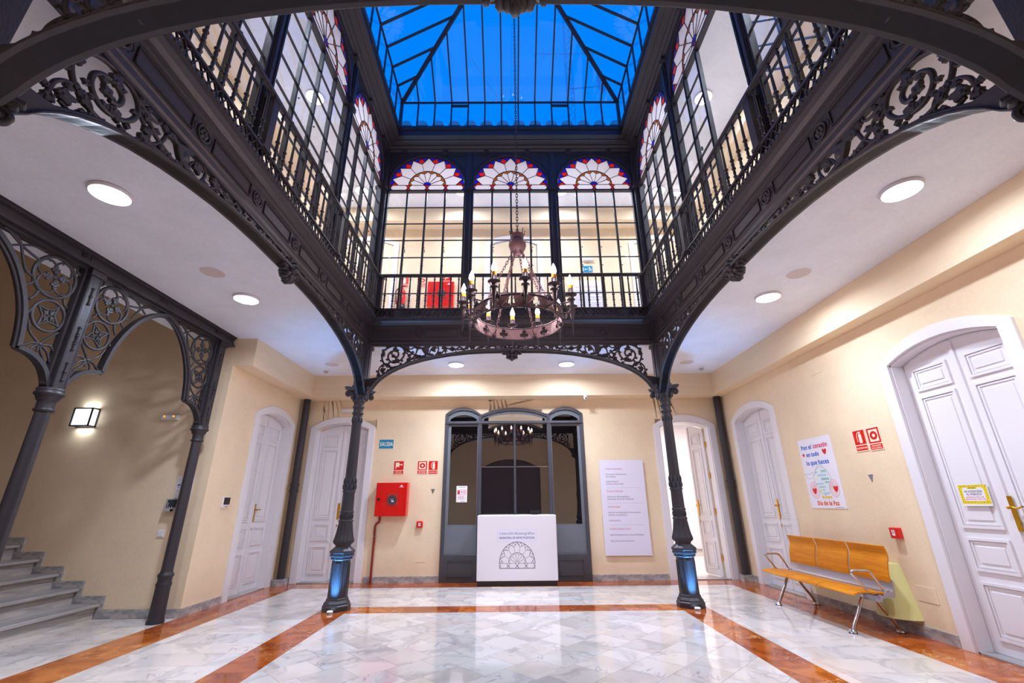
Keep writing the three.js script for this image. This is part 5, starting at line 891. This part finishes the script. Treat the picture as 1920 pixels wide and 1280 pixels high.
// ---------------------------------------------------------------- stair arcade
{
  const X = -3.56, zs = [-5.13, -3.37, -1.61, 0.15], pr = zs[1] - zs[0];
  const beamProf = [[-0.1, 2.985], [0.075, 2.985], [0.075, 3.005], [0.06, 3.012], [0.06, 3.03], [0.045, 3.035], [0.045, 3.075], [0.07, 3.085], [0.07, 3.1], [0.085, 3.105], [0.085, 3.112], [-0.1, 3.112]];
  const bm = thing('arcade_beam', 'dark moulded iron beam over the stair arcade', 'beam', [X, 0, (-5.32 + ZFRONT) / 2], Math.PI / 2); mesh('moulded_beam', [sweepSide(beamProf, (ZFRONT + 5.32) / 2, 0)], M.iron, bm);
  for (let z = -5.0; z < 0.5; z += 0.88) { const r = mesh('rosette', rosGeo, M.iron, bm); r.scale.setScalar(0.75); r.position.set(-(z - (-5.32 + ZFRONT) / 2), 3.055, 0.05); }
  // half spandrel, local x from the post axis outwards, y up, flat in z
  const lo = [[0.05, 1.96], [0.075, 2.02], [0.12, 2.09], [0.18, 2.14], [0.25, 2.172], [0.345, 2.19]], hi = [[0.345, 2.19], [0.36, 2.3], [0.395, 2.45], [0.46, 2.6], [0.55, 2.74], [0.66, 2.85], [0.77, 2.92], [0.88, 2.955]];
  const ribbon = (pts, w, d) => { const o = []; for (let i = 0; i < pts.length - 1; i++) o.push(bar([pts[i][0], pts[i][1], 0], [pts[i + 1][0], pts[i + 1][1], 0], w, d)); return o; };
  const fine = (pts) => new THREE.CatmullRomCurve3(pts.map(([a, b]) => V3(a, b, 0))).getPoints(pts.length * 3).map((p) => [p.x, p.y]);
  const rim = merge([...ribbon(fine(lo), 0.032, 0.06), ...ribbon(fine(hi), 0.032, 0.06), tube(fine(hi).map(([a, b]) => [a + 0.012, b - 0.014, 0]), 0.012, 40), ...ribbon([[0.075, 1.98], [0.075, 2.98]], 0.018, 0.05), box(0.84, 0.02, 0.05, 0.46, 2.975, 0)]);
  const tr = []; const ringAt = (cx, cy, r, t) => tr.push(torus(r, t, cx, cy, 0, 32));
  ringAt(0.265, 2.79, 0.162, 0.0135); ringAt(0.212, 2.485, 0.122, 0.012);
  for (let k = 0; k < 4; k++) { const a = k * Math.PI / 2 + 0.55, cx = 0.265 + 0.083 * Math.cos(a), cy = 2.79 + 0.083 * Math.sin(a); tr.push(tube(arcPts(cx, cy, 0.07, 0.07, a - 2.2, a + 2.2, 14).map((p) => [...p, 0]), 0.0085, 30, 6)); for (const q of [-0.9, 0.9]) tr.push(new THREE.ConeGeometry(0.009, 0.024, 5).rotateZ(a + q + Math.PI / 2).translate(cx + 0.06 * Math.cos(a + q), cy + 0.06 * Math.sin(a + q), 0)); }
  const flake = (cx, cy, s, a0) => { for (let k = 0; k < 4; k++) { const a = a0 + k * Math.PI / 2; for (const [d, e] of [[0.35, 0.16], [0.65, 0.15], [0.9, 0.13]]) tr.push(leafShape(cx + s * d * Math.cos(a), cy + s * d * Math.sin(a), s * e * 1.5, a, 0.009)); for (const q of [-0.6, 0.6]) tr.push(leafShape(cx + s * 0.6 * Math.cos(a + q * 0.5), cy + s * 0.6 * Math.sin(a + q * 0.5), s * 0.2, a + q, 0.008)); } tr.push(sph(s * 0.22, cx, cy, 0, 1, 1, 0.6, 8)); };
  flake(0.265, 2.79, 0.09, 0.55 + Math.PI / 4);
  for (let k = 0; k < 4; k++) { const a = k * Math.PI / 2 + 0.5, b = a + Math.PI / 2, P = (q, r) => [0.212 + r * Math.cos(q), 2.485 + r * Math.sin(q), 0]; tr.push(tube([P(a, 0.108), P(a + 0.4, 0.056), P(a + Math.PI / 4, 0.046), P(b - 0.4, 0.056), P(b, 0.108)], 0.0085, 18, 6)); }
  flake(0.212, 2.485, 0.05, 0.5);
  // petals below and beside the rings
  const petal = (pts, r = 0.009) => tr.push(tube(pts.map(([a, b]) => [a, b, 0]), r, pts.length * 5, 6));
  petal([[0.1, 2.39], [0.14, 2.34], [0.18, 2.29], [0.2, 2.26], [0.2, 2.2]]); petal([[0.33, 2.4], [0.3, 2.33], [0.25, 2.29], [0.2, 2.26], [0.12, 2.27], [0.085, 2.24]]); petal([[0.2, 2.26], [0.26, 2.25], [0.3, 2.22], [0.34, 2.2]]); petal([[0.2, 2.26], [0.17, 2.2], [0.12, 2.14], [0.085, 2.05]]); petal([[0.2, 2.26], [0.24, 2.22], [0.25, 2.18]]); petal([[0.085, 2.15], [0.13, 2.22], [0.2, 2.26]]); tr.push(sph(0.018, 0.2, 2.26, 0, 1, 1, 1, 8));
  petal([[0.42, 2.86], [0.5, 2.88], [0.56, 2.9], [0.66, 2.95]]); petal([[0.4, 2.95], [0.48, 2.94], [0.56, 2.9], [0.62, 2.86]]); petal([[0.56, 2.9], [0.52, 2.82], [0.47, 2.74], [0.425, 2.72]]); petal([[0.56, 2.9], [0.6, 2.94], [0.7, 2.96]]); petal([[0.44, 2.64], [0.4, 2.68], [0.41, 2.74]]); petal([[0.38, 2.55], [0.35, 2.6], [0.34, 2.64]]); petal([[0.1, 2.6], [0.13, 2.62], [0.15, 2.66]]); petal([[0.09, 2.9], [0.12, 2.92], [0.13, 2.95]]); petal([[0.36, 2.44], [0.335, 2.5]]);
  const trGeo = merge(tr);
  const sp = (label, z, dir) => { const t = thing('arcade_spandrel', label, 'spandrel', [X, 0, z], dir > 0 ? -Math.PI / 2 : Math.PI / 2, 'pierced spandrels of the stair arcade'); mesh('rim', rim, M.iron, t); mesh('tracery', trGeo, M.iron, t); };
  const cols = ['slim iron arcade column at the foot of the far stair wall', 'slim iron arcade column in front of the stair treads', 'slim iron arcade column nearer the entrance', 'slim iron arcade column by the entrance wall'];
  const colGeo = merge([revolve([[0, 0], [0.078, 0], [0.078, 0.02], [0.07, 0.04], [0.065, 0.33], [0.07, 0.335], [0.07, 0.36], [0.062, 0.365], [0.064, 0.41], [0.072, 0.42], [0.072, 0.44], [0.058, 0.455], [0.056, 0.47]], 24, (a, y, r) => r), revolve([[0.055, 0.46], [0.05, 1.78], [0.05, 1.8]], 48, (a, y, r) => r * (1 + 0.09 * Math.cos(a * 4))), revolve([[0.05, 1.78], [0.062, 1.785], [0.062, 1.8], [0.054, 1.805], [0.054, 1.86], [0.066, 1.87], [0.068, 1.88], [0.078, 1.9], [0.09, 1.91], [0.09, 1.925], [0.08, 1.935], [0.084, 1.945], [0.084, 1.96], [0, 1.96]], 24, (a, y, r) => r)]);
  const postGeo = merge([box(0.11, 1.03, 0.1, 0, 2.475, 0), box(0.014, 1.0, 0.014, 0.05, 2.475, 0.045), box(0.014, 1.0, 0.014, 0.05, 2.475, -0.045), box(0.13, 0.05, 0.14, 0.005, 2.955, 0), ...[2.75, 2.4, 2.35, 2.1].flatMap((y) => [rod([0.06, y - 0.07, 0], [0.06, y + 0.07, 0], 0.006), sph(0.012, 0.06, y - 0.07, 0, 1, 1, 1, 6), sph(0.012, 0.06, y + 0.07, 0, 1, 1, 1, 6), sph(0.013, 0.06, y, 0, 1, 1, 1, 6)])]);
  zs.forEach((z, i) => {
    const c = thing('arcade_column', cols[i], 'column', [X, 0, z], 0, 'columns of the stair arcade'); mesh('shaft', colGeo, M.iron, c); mesh('post', postGeo, M.iron, c);
    const where = ['the far stair wall', 'the second arcade column', 'the third arcade column', 'the entrance wall'][i];
    if (i < 3) sp('pierced quatrefoil iron spandrel on the entrance side of ' + where, z, 1);
    if (i > 0) sp('pierced quatrefoil iron spandrel on the far side of ' + where, z, -1);
  });
}
// ---------------------------------------------------------------- lamps and ceiling fittings
function downlight(x, y, z, power, beam, label, group) {
  const d = thing('ceiling_downlight', label, 'light', [x, y, z], 0, group);
  mesh('trim_ring', [lathe([[0.108, 0], [0.122, 0], [0.126, -0.006], [0.122, -0.022], [0.116, -0.026], [0.109, -0.022], [0.108, 0]], 28)], M.white, d);
  mesh('lens', [cyl(0.107, 0.107, 0.004, 0, -0.002, 0, 28)], M.lens, d);
  const l = new THREE.RectAreaLight(LAMP, power, 0.15, 0.15); l.position.set(x, y - 0.008, z); l.rotation.x = -Math.PI / 2; scene.add(l);
  const s = new THREE.SpotLight(LAMP, beam, 0, 1.1, 1, 2); s.position.set(x, y - 0.03, z); s.target.position.set(x, 0, z); s.castShadow = true; s.shadow.radius = 4.5; scene.add(s, s.target);
}
for (const [x, z, w, k] of [[-2.71, -2.5, 'on the stair side nearer the entrance', 0.86], [-2.71, -4.15, 'on the stair side by the round speaker', 1.05], [2.7, -2.5, 'on the bench side nearer the entrance', 0.86], [2.7, -4.18, 'on the bench side by the round speaker', 1], [-0.82, -6.5, 'before the reception, by the hose cabinet', 1.12], [0.87, -6.5, 'before the reception, by the directory board', 1.12]]) downlight(x, CEIL, z, L_LOW * k, S_LOW * k, 'round white downlight in the lower ceiling ' + w, 'downlights in the lower ceiling');
for (const [x, z, w] of [[-2.69, -4.65, 'on the stair side'], [2.75, -4.68, 'on the bench side'], [-2.66, -6.62, 'in the far corner of the stair side'], [2.74, -6.65, 'in the far corner of the bench side'], [-0.85, -6.65, 'above the hose cabinet'], [0.95, -6.65, 'above the exit sign'], [-2.69, -2.4, 'nearer the entrance, stair side'], [2.75, -2.4, 'nearer the entrance, bench side']]) downlight(x, UPCEIL, z, L_UP, S_UP, 'round white downlight in the upper gallery ceiling ' + w, 'downlights in the gallery ceiling');
for (const [x, z, w] of [[-2.72, -3.61, 'on the stair side'], [2.73, -3.7, 'on the bench side'], [-2.72, -6.49, 'in the far corner of the stair side'], [2.72, -6.5, 'in the far corner of the bench side']]) { const s = thing('ceiling_speaker', 'round flush ceiling speaker ' + w, 'speaker', [x, CEIL, z], 0, 'speakers in the ceiling'); mesh('grille', [lathe([[0, -0.006], [0.09, -0.006], [0.1, -0.003], [0.105, 0]], 26)], std(srgb(214, 200, 196), 0.7), s); mesh('rim', [torus(0.104, 0.004, 0, 0, 0, 28).rotateX(Math.PI / 2)], M.ceil, s); }
for (const [x, z, w] of [[-2.92, -6.8, 'stair side'], [3.05, -6.77, 'bench side']]) { const s = thing('smoke_detector', 'small white smoke detector in the far corner, ' + w, 'detector', [x, CEIL, z], 0, 'smoke detectors'); mesh('base', [cyl(0.05, 0.045, 0.02, 0, -0.01, 0, 20)], M.plasticW, s); mesh('head', [cyl(0.036, 0.028, 0.025, 0, -0.032, 0, 20)], M.plasticG, s); }
{
  const w = thing('wall_lantern', 'square glowing lantern with black frame on the stair wall', 'lantern', [-5.075, 2.1, -5.35]);
  mesh('glass_box', [box(0.2, 0.19, 0.085, 0, 0, 0.05)], M.lantern, w);
  const f = []; for (const x of [-0.105, 0.105]) for (const z of [0.005, 0.098]) f.push(box(0.014, 0.22, 0.014, x, 0, z)); for (const y of [-0.102, 0.102]) { for (const z of [0.005, 0.098]) f.push(box(0.22, 0.014, 0.014, 0, y, z)); for (const x of [-0.105, 0.105]) f.push(box(0.014, 0.014, 0.1, x, y, 0.05)); } mesh('frame', f, M.black, w);
  for (const [y, r] of [[0.12, Math.PI / 2], [-0.12, -Math.PI / 2]]) { const l = new THREE.RectAreaLight(new THREE.Color().setRGB(0.8, 0.92, 1), 9, 0.18, 0.08); l.position.set(-5.075, 2.1 + y, -5.3); l.rotation.x = r; scene.add(l); }
  const l = new THREE.RectAreaLight(new THREE.Color().setRGB(0.8, 0.92, 1), 7, 0.18, 0.18); l.position.set(-5.075, 2.1, -5.24); l.rotation.y = Math.PI; scene.add(l);
}
for (const [sx, w] of [[-1, 'by the hose cabinet'], [1, 'by the open door']]) {
  const x = CX + sx * HX + sx * -0.0, z = ZB + 0.185, u = thing('floor_uplight', 'small bright blue-white uplight at the foot of the column ' + w, 'light', [x, 0, z], 0, 'uplights at the column feet');
  mesh('housing', [cyl(0.034, 0.038, 0.02, 0, 0.01, 0, 18)], M.alu, u); mesh('lens', [cyl(0.028, 0.028, 0.004, 0, 0.022, 0, 18)], M.blueLamp, u);
  const s = new THREE.SpotLight(new THREE.Color().setRGB(0.1, 0.42, 1), 13, 0, 0.55, 0.8, 2); s.position.set(x, 0.03, z); s.target.position.set(CX + sx * HX, 0.5, ZB + 0.12); s.castShadow = true; scene.add(s, s.target);
}
renderer.render(scene, camera);
